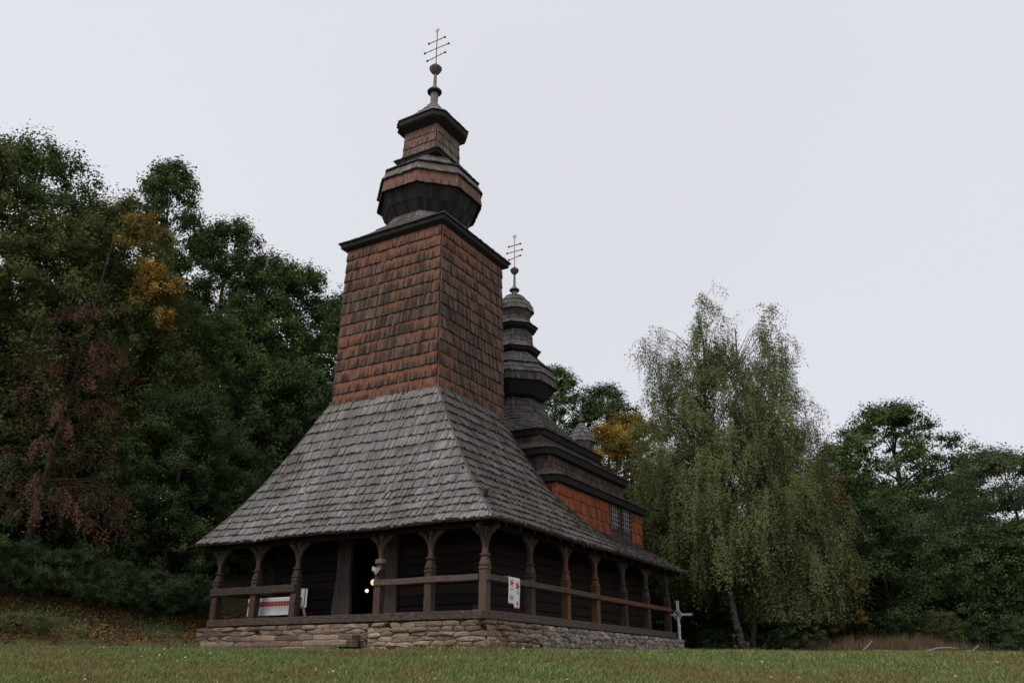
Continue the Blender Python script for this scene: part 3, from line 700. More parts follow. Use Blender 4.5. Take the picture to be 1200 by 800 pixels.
for s, (zt, xo, y0, y1) in enumerate(((-.53, -.50, 3.95, 8.9), (-.70, -.92, 3.8, 9.5), (-.87, -1.34, 4.0, 9.3))):
    y = y0
    while y < y1:
        Ls = random.uniform(.45, 1.0); ye = min(y+Ls, y1); mb = MB(); zb = zt-.17; j = random.uniform(-.03, .03); jz = random.uniform(-.02, .012)
        rings = []
        for k in range(5):
            yy = y+.008+(ye-y-.016)*k/4; e = .018 if k in (0, 4) else 0; q = random.uniform(-.015, .015); x0 = xo+j+q; x1 = xo+.5; za, zb2 = zb, zt+jz+random.uniform(-.008, .008)
            rings.append([(x0+.02+e, yy, za), (x1, yy, za), (x1, yy, zb2-e), (x0+.035+e, yy, zb2-e), (x0+e, yy, zb2-.03-e), (x0-.006+e, yy, za+.05)])
        r = random.random(); mb.loft(rings, (r, .5, r)); fbuild(mb, 'step_stone', STEPS); y = ye

# ------------------------------------------------------------------ textiles, lamps, bouquet, bench, cross
def cloth(name, label, cat, P, col, nu, nv, group=None, th=.006):
    mb = MB(); vs = []; ts = []
    for s in (0, 1):
        for j in range(nv+1):
            for i in range(nu+1):
                p, n = P(i/nu, j/nv); vs.append(Vector(p)+Vector(n)*th*s); ts.append(col(i/nu, j/nv))
    m = (nu+1)*(nv+1); fs = []
    for j in range(nv):
        for i in range(nu):
            a = j*(nu+1)+i; b = a+1; c = a+nu+2; d = a+nu+1; fs += [(a, d, c, b), (m+a, m+b, m+c, m+d)]
    for i in range(nu): fs += [(i, i+1, m+i+1, m+i), (nv*(nu+1)+i, m+nv*(nu+1)+i, m+nv*(nu+1)+i+1, nv*(nu+1)+i+1)]
    for j in range(nv): a = j*(nu+1); b = a+nu; fs += [(a, m+a, m+a+nu+1, a+nu+1), (b, b+nu+1, m+b+nu+1, m+b)]
    mb.add(vs, fs, ts); o = mb.build(name, CLOTH, smooth=True); tag(o, label, cat, group); return o
WH = (.74, .73, .71); RED = (.5, .035, .045); DK = (.06, .03, .04); GRN = (.08, .14, .09)
def petal(du, dv, R, k=6):
    r = math.hypot(du, dv); a = math.atan2(dv, du); return r < R*(.72+.28*math.cos(k*a))
def towel_col(u, v):
    x, y = u, v*1.35
    for cx_, cy_ in ((.28, .42), (.77, .48)):
        du, dv = x-cx_, y-cy_
        if petal(du, dv, .19, 5): return RED if math.hypot(du, dv) > .04 else (.3, .02, .03)
        if abs(dv-.27) < .06 and abs(du-.02) < .12 and math.sin(du*60+dv*80) > -.2: return GRN
    if abs(x-.3) < .2 and abs(y-1.08) < .1 and math.sin(x*55)*math.sin(y*60) > -.1: return (.16, .06, .07)
    if petal(x-.76, y-1.17, .12, 5): return (.42, .05, .06)
    if y > 1.3: return (.6, .25, .25)
    return WH
def towel_P(u, v):
    x = .83+.62*u; yb = -.175-.012*math.sin(u*9+1)*v-.01; L = .69 + (.1 if u > .5 else 0)
    if v < .12:                                        # over the rail
        s = v/.12; return (x, -.02-.15*s, .899+.012*math.sin(PI*s)), (0, -.2, 1)
    s = (v-.12)/.88; return (x+.01*math.sin(s*5), yb, .899-L*s), (0, -1, 0)
cloth('embroidered_towel', 'white towel with two red embroidered flowers hung over the side rail', 'towel', towel_P, towel_col, 44, 60)
def bcol(u, v):
    if .24 < v < .46:
        m = (u*15) % 1; return RED if (m < .74 and not (.3 < m < .44 and .32 < v < .38)) else (.55, .38, .3)
    if .22 < v <= .24 or .46 <= v < .48: return (.25, .05, .06)
    return WH
cloth('embroidered_cloth', 'white cloth with a red patterned band hung low between the left porch posts', 'cloth',
      lambda u, v: ((.33-.015*math.sin(u*25)*v, 8.98-1.92*u, .62-.52*v), (-1, 0, 0)), bcol, 90, 34)
bn = thing('wooden_bench', 'dark plank bench behind the left porch rail under the white cloth', 'bench', (.5, 8.0, 0))
mb = MB(); mb.box(-.14, .2, -1.0, 1.0, .56, .61); mb.build('seat', LOG, bn)
for yy in (-.85, .8):
    mb = MB(); mb.box(-.1, .16, yy, yy+.06, 0, .56); mb.build('leg', LOG, bn)
def tcol(u, v):
    if u > .8: return (.03, .03, .035) if u < .87 else WH
    if v > .9: return (.4, .06, .07)
    return (.42, .40, .40) if math.sin(u*40)*math.sin(v*46) > .25 else (.70, .69, .68)
st = thing('towel_stand', 'low dark stand holding a rolled towel inside the porch entrance', 'stand', (.72, 7.0, 0))
mb = MB(); mb.tube([(0, .1, 0), (0, .1, .84)], .025, 6); mb.build('pole', LOG, st)
mb = MB(); mb.box(-.05, .05, -.22, .3, .82, .86); mb.build('arm', LOG, st)
cloth('patterned_towel', 'narrow white and grey patterned towel hanging beside the porch entrance', 'towel',
      lambda u, v: ((.66-.05*math.sin(u*PI), 7.28-.44*u, .87-.6*v+.05*u*u*v), (-1, 0, 0)), tcol, 30, 30)
cloth('towel_fringe', 'red and white tail of cloth trailing to the floor by the porch entrance', 'cloth',
      lambda u, v: ((.62, 6.98-.1*u-.12*v, .34-.3*v), (-1, 0, 0)), lambda u, v: (.35, .08, .08) if int(v*9+u*3) % 2 else (.4, .34, .33), 8, 18)
bq = thing('flower_bouquet', 'bunch of pale pink flowers with dark blue ribbon tied to the entrance post', 'bouquet', (-.17, 3.43, 1.0))
mb = MB()
for i in range(46):
    a = random.uniform(0, 2*PI); rr = random.uniform(.08, .19); e = Vector((-.03-random.uniform(0, .05), rr*math.cos(a), .16+rr*1.15*math.sin(a))); c0 = Vector((-.02, e.y*.3, .1)); q = (e-c0).cross(Vector((1, 0, 0))).normalized()*.022
    mb.add([c0, (c0+e)/2+q, e, (c0+e)/2-q+Vector((-.02, 0, 0))], [(0, 1, 2, 3)], random.choice([(.02, .03, .06), (.025, .04, .035), (.03, .05, .09)]))
mb.build('leaves', PETAL, bq)
for i in range(20):
    a = random.uniform(0, 2*PI); r = random.uniform(0, .11); c = Vector((-.08-random.uniform(0, .04), r*math.cos(a)+.02, .17+r*math.sin(a))); mb = MB()
    co = random.choice([(.50, .33, .29), (.6, .46, .42), (.34, .13, .13), (.3, .22, .2)])
    for k in range(6):
        q = k*PI/3; u_, v_ = Vector((-.3, math.cos(q), math.sin(q))), Vector((0, -math.sin(q), math.cos(q)))
        mb.add([c, c+u_*.028+v_*.02, c+u_*.055, c+u_*.028-v_*.02], [(0, 1, 2, 3)], co)
    mb.build('flower', PETAL, bq)
mb = MB(); mb.lathe([(.15, .34), (.165, .36), (.165, .44), (.14, .47)], .17, .09, 12, (.16, .12, .13)); mb.build('ribbon', PETAL, bq)
for nm, lb, (x, y, z), r, m_ in (('hanging_lamp', 'warm glowing round lamp seen through the church doorway beside the entrance post', (2.6, 5.88, 1.18), .095, FLAME),
                                ('candle_lamp', 'small white glowing lamp lower left in the church doorway', (3.2, 6.63, 1.0), .06, FLAME2)):
    lt = thing(nm, lb, 'lamp', (x, y, z))
    mb = MB(); mb.lathe([(r*math.sin(PI*k/8)+.001, -r*math.cos(PI*k/8)) for k in range(9)], 0, 0, 14); mb.build('globe', m_, lt, smooth=True)
    mb = MB(); mb.tube([(0, 0, r), (0, 0, 2.6-z+.2)], .008, 5); mb.lathe([(.04, r-.01), (.05, r+.02), (.02, r+.06)], 0, 0, 10); mb.build('holder', IRON, lt)
cx = thing('white_cross', 'white memorial cross with a pale cloth wrapped round it beyond the porch end', 'cross', (15.9, .45, -.85))
mb = MB(); mb.box(-.045, .045, -.045, .045, 0, 2.2); mb.build('upright', CROSSW, cx)
mb = MB(); mb.box(-.045, .045, -.66, .5, 1.6, 1.69)
mb.box(-.045, .045, -.66, -.6, 1.59, 1.7); mb.build('cross_arm', CROSSW, cx)
mb = MB()
mb.tube([(-.07, .17*math.cos(a), 1.64+.17*math.sin(a)) for a in [2*PI*k/16 for k in range(17)]], .02, 6, cap=False); mb.build('wreath_ring', WHITEC, cx)
mb = MB(); rings = []
for k in range(12):
    z = 1.52-.085*k; rr = .07+.014*math.sin(k*2.1); rings.append([(-.01+rr*math.cos(2*PI*j/8), .0+rr*math.sin(2*PI*j/8)+.01*math.sin(k), z) for j in range(8)])
mb.loft(rings); mb.build('wrapped_cloth', WHITEC, cx, smooth=True)

# ------------------------------------------------------------------ vegetation
def rotframe(n):
    r = RNG.normal(size=n.shape); a = np.cross(n, r); a /= np.linalg.norm(a, axis=1, keepdims=True)+1e-9; return a, np.cross(n, a)
def leaves(cen, nrm, size, tint, aspect=.62):
    a, b = rotframe(nrm); s = size[:, None]
    P = np.stack([cen-a*s*.6-b*s*aspect, cen-a*s*.5+b*s*aspect, cen+a*s], 1).reshape(-1, 3)
    return P, np.repeat(tint, 3, 0)
def clump_leaves(C, R, n, size, upb=.5, flat=.8):
    wgt = R**2; wgt = wgt/wgt.sum(); k = RNG.choice(len(C), n, p=wgt)
    d = RNG.normal(size=(n, 3)); d /= np.linalg.norm(d, axis=1, keepdims=True); d[:, 2] = np.where(d[:, 2] < 0, d[:, 2]*.6, d[:, 2])
    rad = R[k]*np.minimum(np.abs(RNG.normal(size=n)), 1.1)**.6*RNG.uniform(.6, 1.1, n)
    sq_ = (np.sin(k*78.233+.5)*.5)[:, None]*np.array([1, 0, 0])+(np.cos(k*37.7)*.5)[:, None]*np.array([0, 1, 0])
    p = C[k] + d*rad[:, None]*np.array([1, 1, flat]) + sq_*rad[:, None]*np.sign(d[:, :1]+.3)
    nr = d*.9 + RNG.normal(size=(n, 3))*.38; nr[:, 2] += upb; nr /= np.linalg.norm(nr, axis=1, keepdims=True)
    cl = (np.sin(k*12.9898)*43758.5453) % 1
    t = np.stack([RNG.random(n), cl, np.zeros(n)], 1)
    return p, nr, size*RNG.uniform(.6, 1.3, n), t
def crown_clumps(x, y, z0, z1, rw, prof, n, cr):
    f = RNG.random(n)**.9; wd = np.interp(f, [p[0] for p in prof], [p[1] for p in prof])*rw
    a = RNG.random(n)*2*PI; r = wd*np.sqrt(RNG.uniform(.3, 1, n)); lump = 1+.2*np.sin(a*3+f*7+x)+.16*np.sin(a*5-f*13+y)
    C = np.stack([x+r*lump*np.cos(a), y+r*lump*np.sin(a), z0+(z1-z0)*f], 1)
    return C, cr*RNG.uniform(.7, 1.35, n)
ROUND = [(0, .45), (.2, .85), (.5, 1), (.75, .82), (.9, .5), (1, .18)]
TALL = [(0, .6), (.25, .9), (.6, .85), (.85, .5), (1, .15)]
CONE = [(0, 1), (.3, .8), (.7, .4), (1, .05)]
BUSH = [(0, .8), (.4, 1), (.8, .75), (1, .3)]
def tree(name, label, x, y, z0, z1, rw, mat, prof=ROUND, nl=26000, size=.13, ncl=90, cr=None, bark=BARK, tr=.22, group=None, lean=(0, 0), upb=.5, limbs=26, extra=None, forks=1):
    zb = float(gz(x, y)); T = thing(name, label, 'shrub' if 'shrub' in name else 'tree', (x, y, zb), group)
    cr = (cr or rw*.3)*.56; ncl = int(ncl*3.2); nl = int(nl*1.5); size = size*.56
    C, R = crown_clumps(0, 0, z0-zb, z1-zb-cr*.6, rw, prof, ncl, cr)
    C[:, 0] += lean[0]; C[:, 1] += lean[1]
    H = z1-zb; mb = MB(); n = 9
    zt = (z0-zb)+(z1-z0)*.8
    path = [Vector((lean[0]*(k/n)**1.5 + .12*math.sin(k*1.7+x), lean[1]*(k/n)**1.5 + .12*math.cos(k*1.3+y), zt*k/n - (.3 if k == 0 else 0))) for k in range(n+1)]
    mb.tube(path, [tr*(1.35 if k == 0 else 1)*(1-.85*k/n)+.02 for k in range(n+1)], 8); trunk = mb.build('trunk', bark, T, smooth=True)
    mb = MB(); idx = RNG.choice(ncl, min(limbs, ncl), replace=False)
    for i in idx:
        c = Vector(C[i]); hz = max(min(c.z-.25*(c.xy-Vector(lean)).length-.5, zt*.95), zt*.18); s = hz/zt*n; k = int(min(s, n-1)); st_ = path[k].lerp(path[k+1], s-k)
        m = st_.lerp(c, .5)+Vector((0, 0, .12*(c-st_).length)); rr = tr*.34*(1-.6*hz/zt)
        mb.tube([st_, m, c], [rr, rr*.6, rr*.2], 5, cap=False)
    mb.build('limbs', bark, T, smooth=True)['kind'] = 'stuff'
    p, nr, s, t = clump_leaves(C, R, nl, size, upb); P, TT_ = leaves(p, nr, s, t)
    np_mesh('crown', P, TT_, 3, mat, T)
    if extra:
        for (ex, ey, ez, er, em, en) in extra:     # a bough of another colour
            CC = np.array([[ex-x, ey-y, ez-zb]]) + RNG.normal(size=(14, 3))*er*.55; RR = np.full(14, er*.5)
            p, nr, s, t = clump_leaves(CC, RR, en, size*.9); P, TT_ = leaves(p, nr, s, t); np_mesh('turning_bough', P, TT_, 3, em, T)['kind'] = 'stuff'
    return T
def vpos(px, D, z=None):      # ground position at distance D whose point at height z stands in a given photo column
    py = 620.0
    for it in range(1 if z is None else 12):
        d = fw + r2*((px-600)/FPX) + u2*((400-py)/FPX); h = math.hypot(d.x, d.y); x, y = CAM.x+d.x/h*D, CAM.y+d.y/h*D
        if z is not None: py = prj((x, y, z))[1]
    return x, y
A = vpos
def T_(name, label, px, D, z0, z1, rw, mat, **k):
    x, y = A(px, D, z0+.68*(z1-z0)); return tree(name, label, x, y, z0, z1, rw, mat, **k)
GL = 'broadleaf trees of the left wood'
bx, by = A(178, 36.5)
T_('oak_tree', 'tallest deep green oak at the far left of the wood', 20, 40, 5, 21.8, 5.2, L_OAK, nl=60000, size=.15, ncl=150, cr=1.3, tr=.4, group=GL)
T_('olive_tree', 'olive green tree with one yellow bough left of the church', 125, 36, 4, 17.6, 3.9, L_OLIVE, nl=52000, size=.13, ncl=130, cr=1.05, tr=.3, group=GL,
   extra=[(*A(183, 33, 12.8), 12.8, .95, L_MIX, 4000), (*A(186, 32.7, 12.6), 12.6, .8, L_YEL, 1500), (*A(165, 33, 14.8), 14.8, .8, L_MIX, 2400), (*A(160, 32.8, 15.0), 15.0, .6, L_YEL, 500), (*A(192, 32.6, 11.2), 11.2, .5, L_YEL, 1000)])
T_('tall_tree', 'narrow tree whose top stands highest beside the olive green tree', 188, 45, 7, 25.6, 4.2, L_OAK, prof=TALL, nl=40000, size=.16, ncl=110, cr=1.1, tr=.3, group=GL)
T_('leafy_tree', 'bluish green tree stepping down behind the narrow tall tree', 258, 46, 6, 23.3, 4.0, L_TEAL, nl=42000, size=.16, ncl=110, cr=1.1, tr=.3, group=GL)
T_('leafy_tree', 'green tree rising just left of the shingled tower', 345, 45, 6, 20.6, 4.1, L_OAK, nl=48000, size=.16, ncl=130, cr=1.15, tr=.3, group=GL)
T_('leafy_tree', 'tree filling the wood behind the olive green tree', 95, 44, 4, 19.5, 4.6, L_OAK, prof=BUSH, nl=34000, size=.17, ncl=100, cr=1.3, tr=.3, group=GL)
T_('leafy_tree', 'tree between the narrow tall tree and the tree beside the tower', 300, 49, 5, 22.8, 4.4, L_OAK, prof=BUSH, nl=30000, size=.18, ncl=90, cr=1.3, tr=.3, group=GL)
T_('leafy_tree', 'dark tree partly hidden behind the shingled tower', 400, 47, 5, 19.5, 3.6, L_TEAL, nl=34000, size=.17, ncl=90, cr=1.1, tr=.3, group=GL)
T_('leafy_tree', 'dark green tree behind the lower left slope of the porch roof', 345, 40, 2, 12.5, 3.6, L_TEAL, prof=BUSH, nl=36000, size=.15, ncl=100, cr=1.1, tr=.2, group=GL)
T_('leafy_tree', 'shadowy tree in the middle of the left wood behind the drooping green tree', 235, 39, 2.5, 14.5, 3.8, L_OAK, prof=BUSH, nl=36000, size=.15, ncl=100, cr=1.1, tr=.25, group=GL)
T_('leafy_tree', 'shadowy tree behind the dead spruce at the left edge', 60, 38, 2.5, 13.5, 4.2, L_OAK, prof=BUSH, nl=36000, size=.15, ncl=100, cr=1.1, tr=.25, group=GL)
T_('leafy_tree', 'shadowy low tree filling the wood behind the dead spruce trunk', 100, 35.5, 1.6, 7.0, 3.6, L_OAK, prof=BUSH, nl=26000, size=.13, ncl=80, cr=.9, tr=.15, group=GL)
T_('leafy_tree', 'shadowy low tree at the foot of the wood by the left edge', 5, 35, 1.2, 7.0, 3.2, L_TEAL, prof=BUSH, nl=24000, size=.13, ncl=80, cr=.9, tr=.15, group=GL)
T_('leafy_tree', 'green tree cut by the left edge of the picture', -55, 37, 2, 19, 4.0, L_OLIVE, prof=BUSH, nl=34000, size=.15, ncl=100, cr=1.1, tr=.25, group=GL)
T_('drooping_tree', 'low fine leaved green tree drooping left of the porch roof', 215, 34.5, 1.8, 9.2, 3.3, L_TEAL, prof=BUSH, nl=60000, size=.085, ncl=130, cr=.8, tr=.14, group=GL)
T_('rust_leaved_tree', 'small rust coloured tree top above the drooping green tree', 160, 37, 8.2, 10.2, .9, L_RUST, nl=3500, size=.1, ncl=14, cr=.5, tr=.1, group=GL)
# hanging strands: dead spruce and the birches
def strands(S, L, step, size, mat, name, parent, sway=.15, spread=.05, hue=None, down=1.0):
    cs = []; ts = []
    for si, (p, l) in enumerate(zip(S, L)):
        k = max(3, int(l/step)); s = np.linspace(0, 1, k)[:, None]; dr = RNG.normal(size=3)*sway; dr[2] = 0
        q = p + dr*s + np.array([0, 0, -l*down])*s + RNG.normal(size=(k, 3))*spread; cs.append(q); h = RNG.random() if hue is None else hue[si]; ts.append(np.stack([RNG.random(k), np.full(k, h), np.zeros(k)], 1))
    c = np.concatenate(cs); t = np.concatenate(ts); n = len(c)
    ax_ = c.mean(0)*np.array([1, 1, 0]); od = (c-ax_)*np.array([1, 1, 0]); od /= np.linalg.norm(od, axis=1, keepdims=True)+.3
    nr = od*.8 + RNG.normal(size=(n, 3))*.38; nr[:, 2] += .35; nr /= np.linalg.norm(nr, axis=1, keepdims=True)
    P, T2 = leaves(c, nr, size*RNG.uniform(.6, 1.3, n), t, .6); return np_mesh(name, P, T2, 3, mat, parent)
def dead_spruce():
    x, y = A(32, 31.5); zb = float(gz(x, y)); T = thing('dead_spruce', 'dead reddish brown spruce with hanging bare twigs at the left', 'tree', (x, y, zb))
    H = 13.2; mb = MB(); mb.tube([(0, 0, -.3), (.25, .05, 3), (.55, .1, 7), (.9, 0, H)], [.17, .11, .06, .015], 8); mb.build('trunk', BARK, T, smooth=True)
    mb = MB(); S = []; L = []
    for i in range(80):
        h = random.uniform(1.9, H-3.5); f = h/H; l = (1-f)*3.6+.4; a = random.uniform(0, 2*PI); x0 = .075*h
        p0 = Vector((x0, 0, h)); p1 = p0+Vector((math.cos(a)*l*.55, math.sin(a)*l*.55, .15)); p2 = p0+Vector((math.cos(a)*l, math.sin(a)*l, -.35*l*.6))
        mb.tube([p0, p1, p2], [.028, .018, .006], 4, cap=False)
        for k in range(int(6+l*9)):
            s = random.uniform(.15, 1); q = p0.lerp(p1, s*2) if s < .5 else p1.lerp(p2, s*2-1); S.append(np.array(q)); L.append(random.uniform(.15, .75)*(1-f*.5))
    mb.build('branches', BARK, T)['kind'] = 'stuff'; strands(S, L, .045, .045, L_DEAD, 'dead_twigs', T, .12, .03)
dead_spruce()
# hedge shrubs at the wood's edge
HG = 'dark shrubs of the hedge left of the porch'
for lb, px, D, h, rw in (('dark shrub at the left edge of the hedge', -25, 30, 1.75, 1.2), ('dark shrub below the dead spruce trunk', 30, 30.2, 1.7, 1.3), ('dark shrub second from the dead spruce in the hedge', 85, 30.2, 1.65, 1.4),
                        ('broad dark shrub in the middle of the hedge', 140, 30.3, 1.6, 1.4), ('dark shrub next to last before the porch', 190, 30.6, 1.5, 1.3), ('dark shrub touching the left end of the porch', 230, 31.3, 1.45, 1.0)):
    x, y = A(px, D); z = float(gz(x, y)); tree('hedge_shrub', lb, x, y, z+.15, z+h, rw, L_HEDGE, prof=BUSH, nl=15000, size=.05, ncl=60, cr=.35, tr=.03, limbs=10, group=HG)
x, y = A(45, 27.6); z = float(gz(x, y)); tree('low_shrub', 'low dull green shrub on the leaf covered bank at the far left', x, y, z, z+.55, .9, L_OLIVE, prof=BUSH, nl=7000, size=.035, ncl=40, cr=.22, tr=.015, limbs=8)
# right side
GR = 'trees behind the church on the right'
T_('leafy_tree', 'green tree top beside the middle cupola', 652, 60, 9, 20.3, 3.2, L_OAK, nl=26000, size=.17, ncl=80, cr=1.1, group=GR)
T_('leafy_tree', 'dark green tree between the small cupola and the birch', 712, 60, 6, 18.9, 3.4, L_TEAL, nl=26000, size=.17, ncl=80, cr=1.1, group=GR)
T_('autumn_tree', 'yellow orange tree behind the nave roof beside the birch', 740, 45, 3.0, 12.0, 3.2, L_MIX, nl=32000, size=.13, ncl=80, cr=.85, group=GR, extra=[(*A(725, 43, 9.8), 9.8, 1.1, L_YEL, 6500), (*A(768, 43, 8.2), 8.2, .9, L_YEL, 4000)])
T_('leafy_tree', 'dark green tree hidden low behind the east end of the church', 790, 48, 0, 9.5, 4.2, L_OAK, prof=BUSH, nl=30000, size=.15, ncl=90, cr=1.1, group=GR)
T_('oak_tree', 'broad dark oak right of the birches standing against the sky', 1050, 52, 1, 13.4, 4.7, L_OAK, nl=58000, size=.15, ncl=150, cr=1.05, tr=.35, group=GR)
T_('oak_tree', 'darker oak crown between the birches and the broad oak', 985, 54, 1, 11.8, 3.2, L_TEAL, nl=30000, size=.15, ncl=80, cr=1.0, tr=.3, group=GR)
T_('rust_leaved_tree', 'small reddish brown dead tree top right of the birches', 985, 46.5, 3, 8.2, .95, L_RUST, prof=CONE, nl=5000, size=.09, ncl=26, cr=.45, tr=.1, group=GR)
T_('hornbeam_tree', 'dark layered tree below the broad oak', 1035, 46, -.3, 6.7, 3.7, L_TEAL, prof=BUSH, nl=52000, size=.11, ncl=120, cr=.9, group=GR)
T_('leafy_tree', 'pale green tree with thin top twigs at the right edge', 1185, 44, .6, 8.3, 4.1, L_PALE, nl=56000, size=.11, ncl=130, cr=.95, tr=.13, group=GR)
T_('leafy_tree', 'dark green low tree at the right edge of the lawn', 1130, 43, -.5, 4.7, 3.0, L_TEAL, prof=BUSH, nl=34000, size=.11, ncl=90, cr=.8, group=GR)
T_('leafy_tree', 'dark tree cut by the right edge of the picture', 1225, 42, -.5, 5.0, 2.8, L_OAK, prof=BUSH, nl=26000, size=.11, ncl=80, cr=.8, group=GR)
T_('leafy_tree', 'dark tree closing the gap right of the broad oak', 1120, 51, 0, 9.0, 4.0, L_OAK, prof=BUSH, nl=30000, size=.14, ncl=90, cr=.95, group=GR)
T_('leafy_tree', 'dark tree under the left side of the broad oak', 1010, 50, 0, 9.0, 3.6, L_OAK, prof=BUSH, nl=28000, size=.14, ncl=90, cr=.95, group=GR)
T_('autumn_tree', 'small yellow leaved tree low beside the weeping birches', 978, 41.5, -.2, 3.9, 1.3, L_MIX, prof=BUSH, nl=12000, size=.09, ncl=40, cr=.45, tr=.08, group=GR)
T_('leafy_tree', 'dark undergrowth tree behind the birch trunks', 880, 46, -.6, 5.5, 4.2, L_HEDGE, prof=BUSH, nl=30000, size=.13, ncl=90, cr=1.0, group=GR)
T_('leafy_tree', 'dark undergrowth tree behind the white cross', 800, 44, -.6, 4.6, 3.0, L_HEDGE, prof=BUSH, nl=24000, size=.12, ncl=70, cr=.8, group=GR)
for lb, px, D, h, rw, m_ in (('pale green upright shrub below the weeping birch', 928, 39.5, 2.6, .95, L_PALE), ('dark low shrub beside the birch trunk', 825, 40, 1.1, .9, L_HEDGE), ('dark low shrub right of the birch trunks', 893, 40, 1.0, 1.0, L_HEDGE),
                         ('olive shrub between the reeds and the dark tree', 1085, 40.5, 1.7, .9, L_OLIVE), ('green shrub at the right edge of the lawn', 1180, 39.5, 1.5, 1.3, L_TEAL), ('dark shrub left of the right edge shrub', 1128, 40.5, 1.6, 1.1, L_HEDGE),
                         ('dark shrub behind the dry reeds', 1020, 42, 1.9, 2.0, L_HEDGE)):
    x, y = A(px, D); z = float(gz(x, y)); tree('lawn_shrub', lb, x, y, z+.1, z+h, rw, m_, prof=BUSH, nl=9000, size=.055, ncl=50, cr=.3, tr=.03, limbs=10)
def zat(px, py, D):
    d = fw + r2*((px-600)/FPX) + u2*((400-py)/FPX); return CAM.z + d.z*D/math.hypot(d.x, d.y)
def birch(label, px, D, lean_px, lobes, tr, nst, trunk2=None):
    wb = uw(*A(px, D))[1]
    def lat(c, py):
        d = fw + r2*((c-600)/FPX) + u2*((400-py)/FPX); h = math.hypot(d.x, d.y); return uw(CAM.x+d.x/h*D, CAM.y+d.y/h*D)[1]-wb
    lobes = [(lat(c, (yt+yb)/2), zat(c, yt, D), hp*.041, zat(c, yt, D)-zat(c, yb, D), hp*(yb-yt)/2600*dn) for c, yt, hp, yb, dn in lobes]
    x, y = A(px, D); zb = float(gz(x, y)); T = thing('weeping_birch', label, 'tree', (x, y, zb), 'weeping birches at the lawn edge')
    rv = Vector((SY, -CY, 0)); fv = Vector((CY, SY, 0))
    top = max(l[1] for l in lobes)-zb; n = 10; mb = MB()
    path = [Vector((0, 0, -.2 if k == 0 else top*.9*k/n)) + rv*(lean_px*(k/n if k < 4 else .4+(k/n-.4)*.6)+.18*math.sin(k*1.3+px)) for k in range(n+1)]
    mb.tube(path, [tr*(1.3 if k == 0 else 1)*(1-.88*k/n)+.015 for k in range(n+1)], 9); mb.build('trunk', BARKB, T, smooth=True)
    S = []; L = []; HH = []; mb = MB()
    for (wc, zt, hw, h, dens) in lobes:                # lobe: lateral offset, top, half width, height
        for i in range(int(nst*dens/12*1.05)):
            f = RNG.random()**.8; wd = hw*(.35+.65*math.sin(min(f*1.6+.1, 1)*PI/2)); a = RNG.random()*2*PI; r = wd*math.sqrt(RNG.uniform(.1, 1))
            r *= 1+.25*math.sin(a*4+f*9)
            p = rv*(wc+r*math.cos(a)) + fv*(r*.9*math.sin(a)) + Vector((0, 0, zt-zb-h*f)); l0 = random.uniform(.4, .9)+f*random.uniform(.2, 1.5); sp_ = random.uniform(.09, .26); th_ = random.random()
            for q_ in range(random.randint(8, 17)):
                o_ = RNG.normal(size=3)*sp_; o_[2] = -abs(o_[2])*.8-.9*(o_[0]**2+o_[1]**2)/sp_*.6; S.append(np.array(p)+o_); HH.append(th_); L.append(l0*random.uniform(.35, 1.15))
            if i % 4 == 0:
                hz = max(min(p.z-r*.9-.6, top*.93), top*.15); s = hz/top/.97*n; k = int(min(max(s, 0), n-1)); s0 = path[k].lerp(path[k+1], min(max(s-k, 0), 1))
                m = s0.lerp(p, .55)+Vector((0, 0, .15*(p-s0).length)); rr = .014+.03*(1-hz/top)
                mb.tube([s0, m, p], [rr, rr*.6, .006], 5, cap=False)
    mb.build('limbs', BARK, T, smooth=True)['kind'] = 'stuff'
    hues = [min(max(.25+.6*h+random.uniform(-.1, .1), 0), 1) for h in HH]
    S = np.array(S); L = np.array(L); L = np.minimum(L, np.maximum(S[:, 2]-1.3, .2))
    strands(S, L, .042, .052, L_BIRCH, 'hanging_foliage', T, .2, .06, hues)
birch('weeping birch with a leaning speckled trunk nearer the church', 857, 39, -1.0, [(832, 328, 27, 430, .62), (770, 380, 24, 450, .5), (800, 400, 40, 500, .6), (852, 392, 44, 520, .62), (795, 450, 55, 600, .9), (862, 500, 70, 640, 1.1), (775, 545, 34, 645, 1), (830, 560, 50, 655, .9)], .15, 950)
birch('weeping birch with the upright trunk farther from the church', 872, 40, .9, [(905, 342, 27, 440, .62), (890, 400, 42, 520, .62), (918, 440, 42, 570, .8), (952, 432, 20, 500, .45), (940, 520, 52, 670, 1.1), (962, 585, 36, 700, 1.1), (905, 590, 55, 705, 1)], .12, 950)
# thin bare twigs against the sky
def bare(label, px, D, ztop, h, seed):
    x, y = A(px, D); zb = float(gz(x, y)); T = thing('bare_tree', label, 'tree', (x, y, zb)); random.seed(seed); mb = MB(); H = ztop-zb
    mb.tube([(0, 0, -.2), (.1, 0, H*.5), (0, .1, H)], [.1, .05, .006], 6); mb.build('trunk', BARK, T)
    mb = MB()
    for i in range(70):
        z = H-random.uniform(0, h); a = random.uniform(0, 2*PI); l = random.uniform(.5, 1.6); p0 = Vector((0, 0, z)); p1 = p0+Vector((math.cos(a)*l*.5, math.sin(a)*l*.5, l*.4)); p2 = p1+Vector((math.cos(a+.4)*l*.4, math.sin(a+.4)*l*.4, l*.5))
        mb.tube([p0, p1, p2], [.01, .006, .003], 4, cap=False)
    mb.build('twigs', BARK, T)['kind'] = 'stuff'
bare('leafless twiggy tree top between the two tall crowns at the left', 108, 41, 20.8, 3.2, 3)
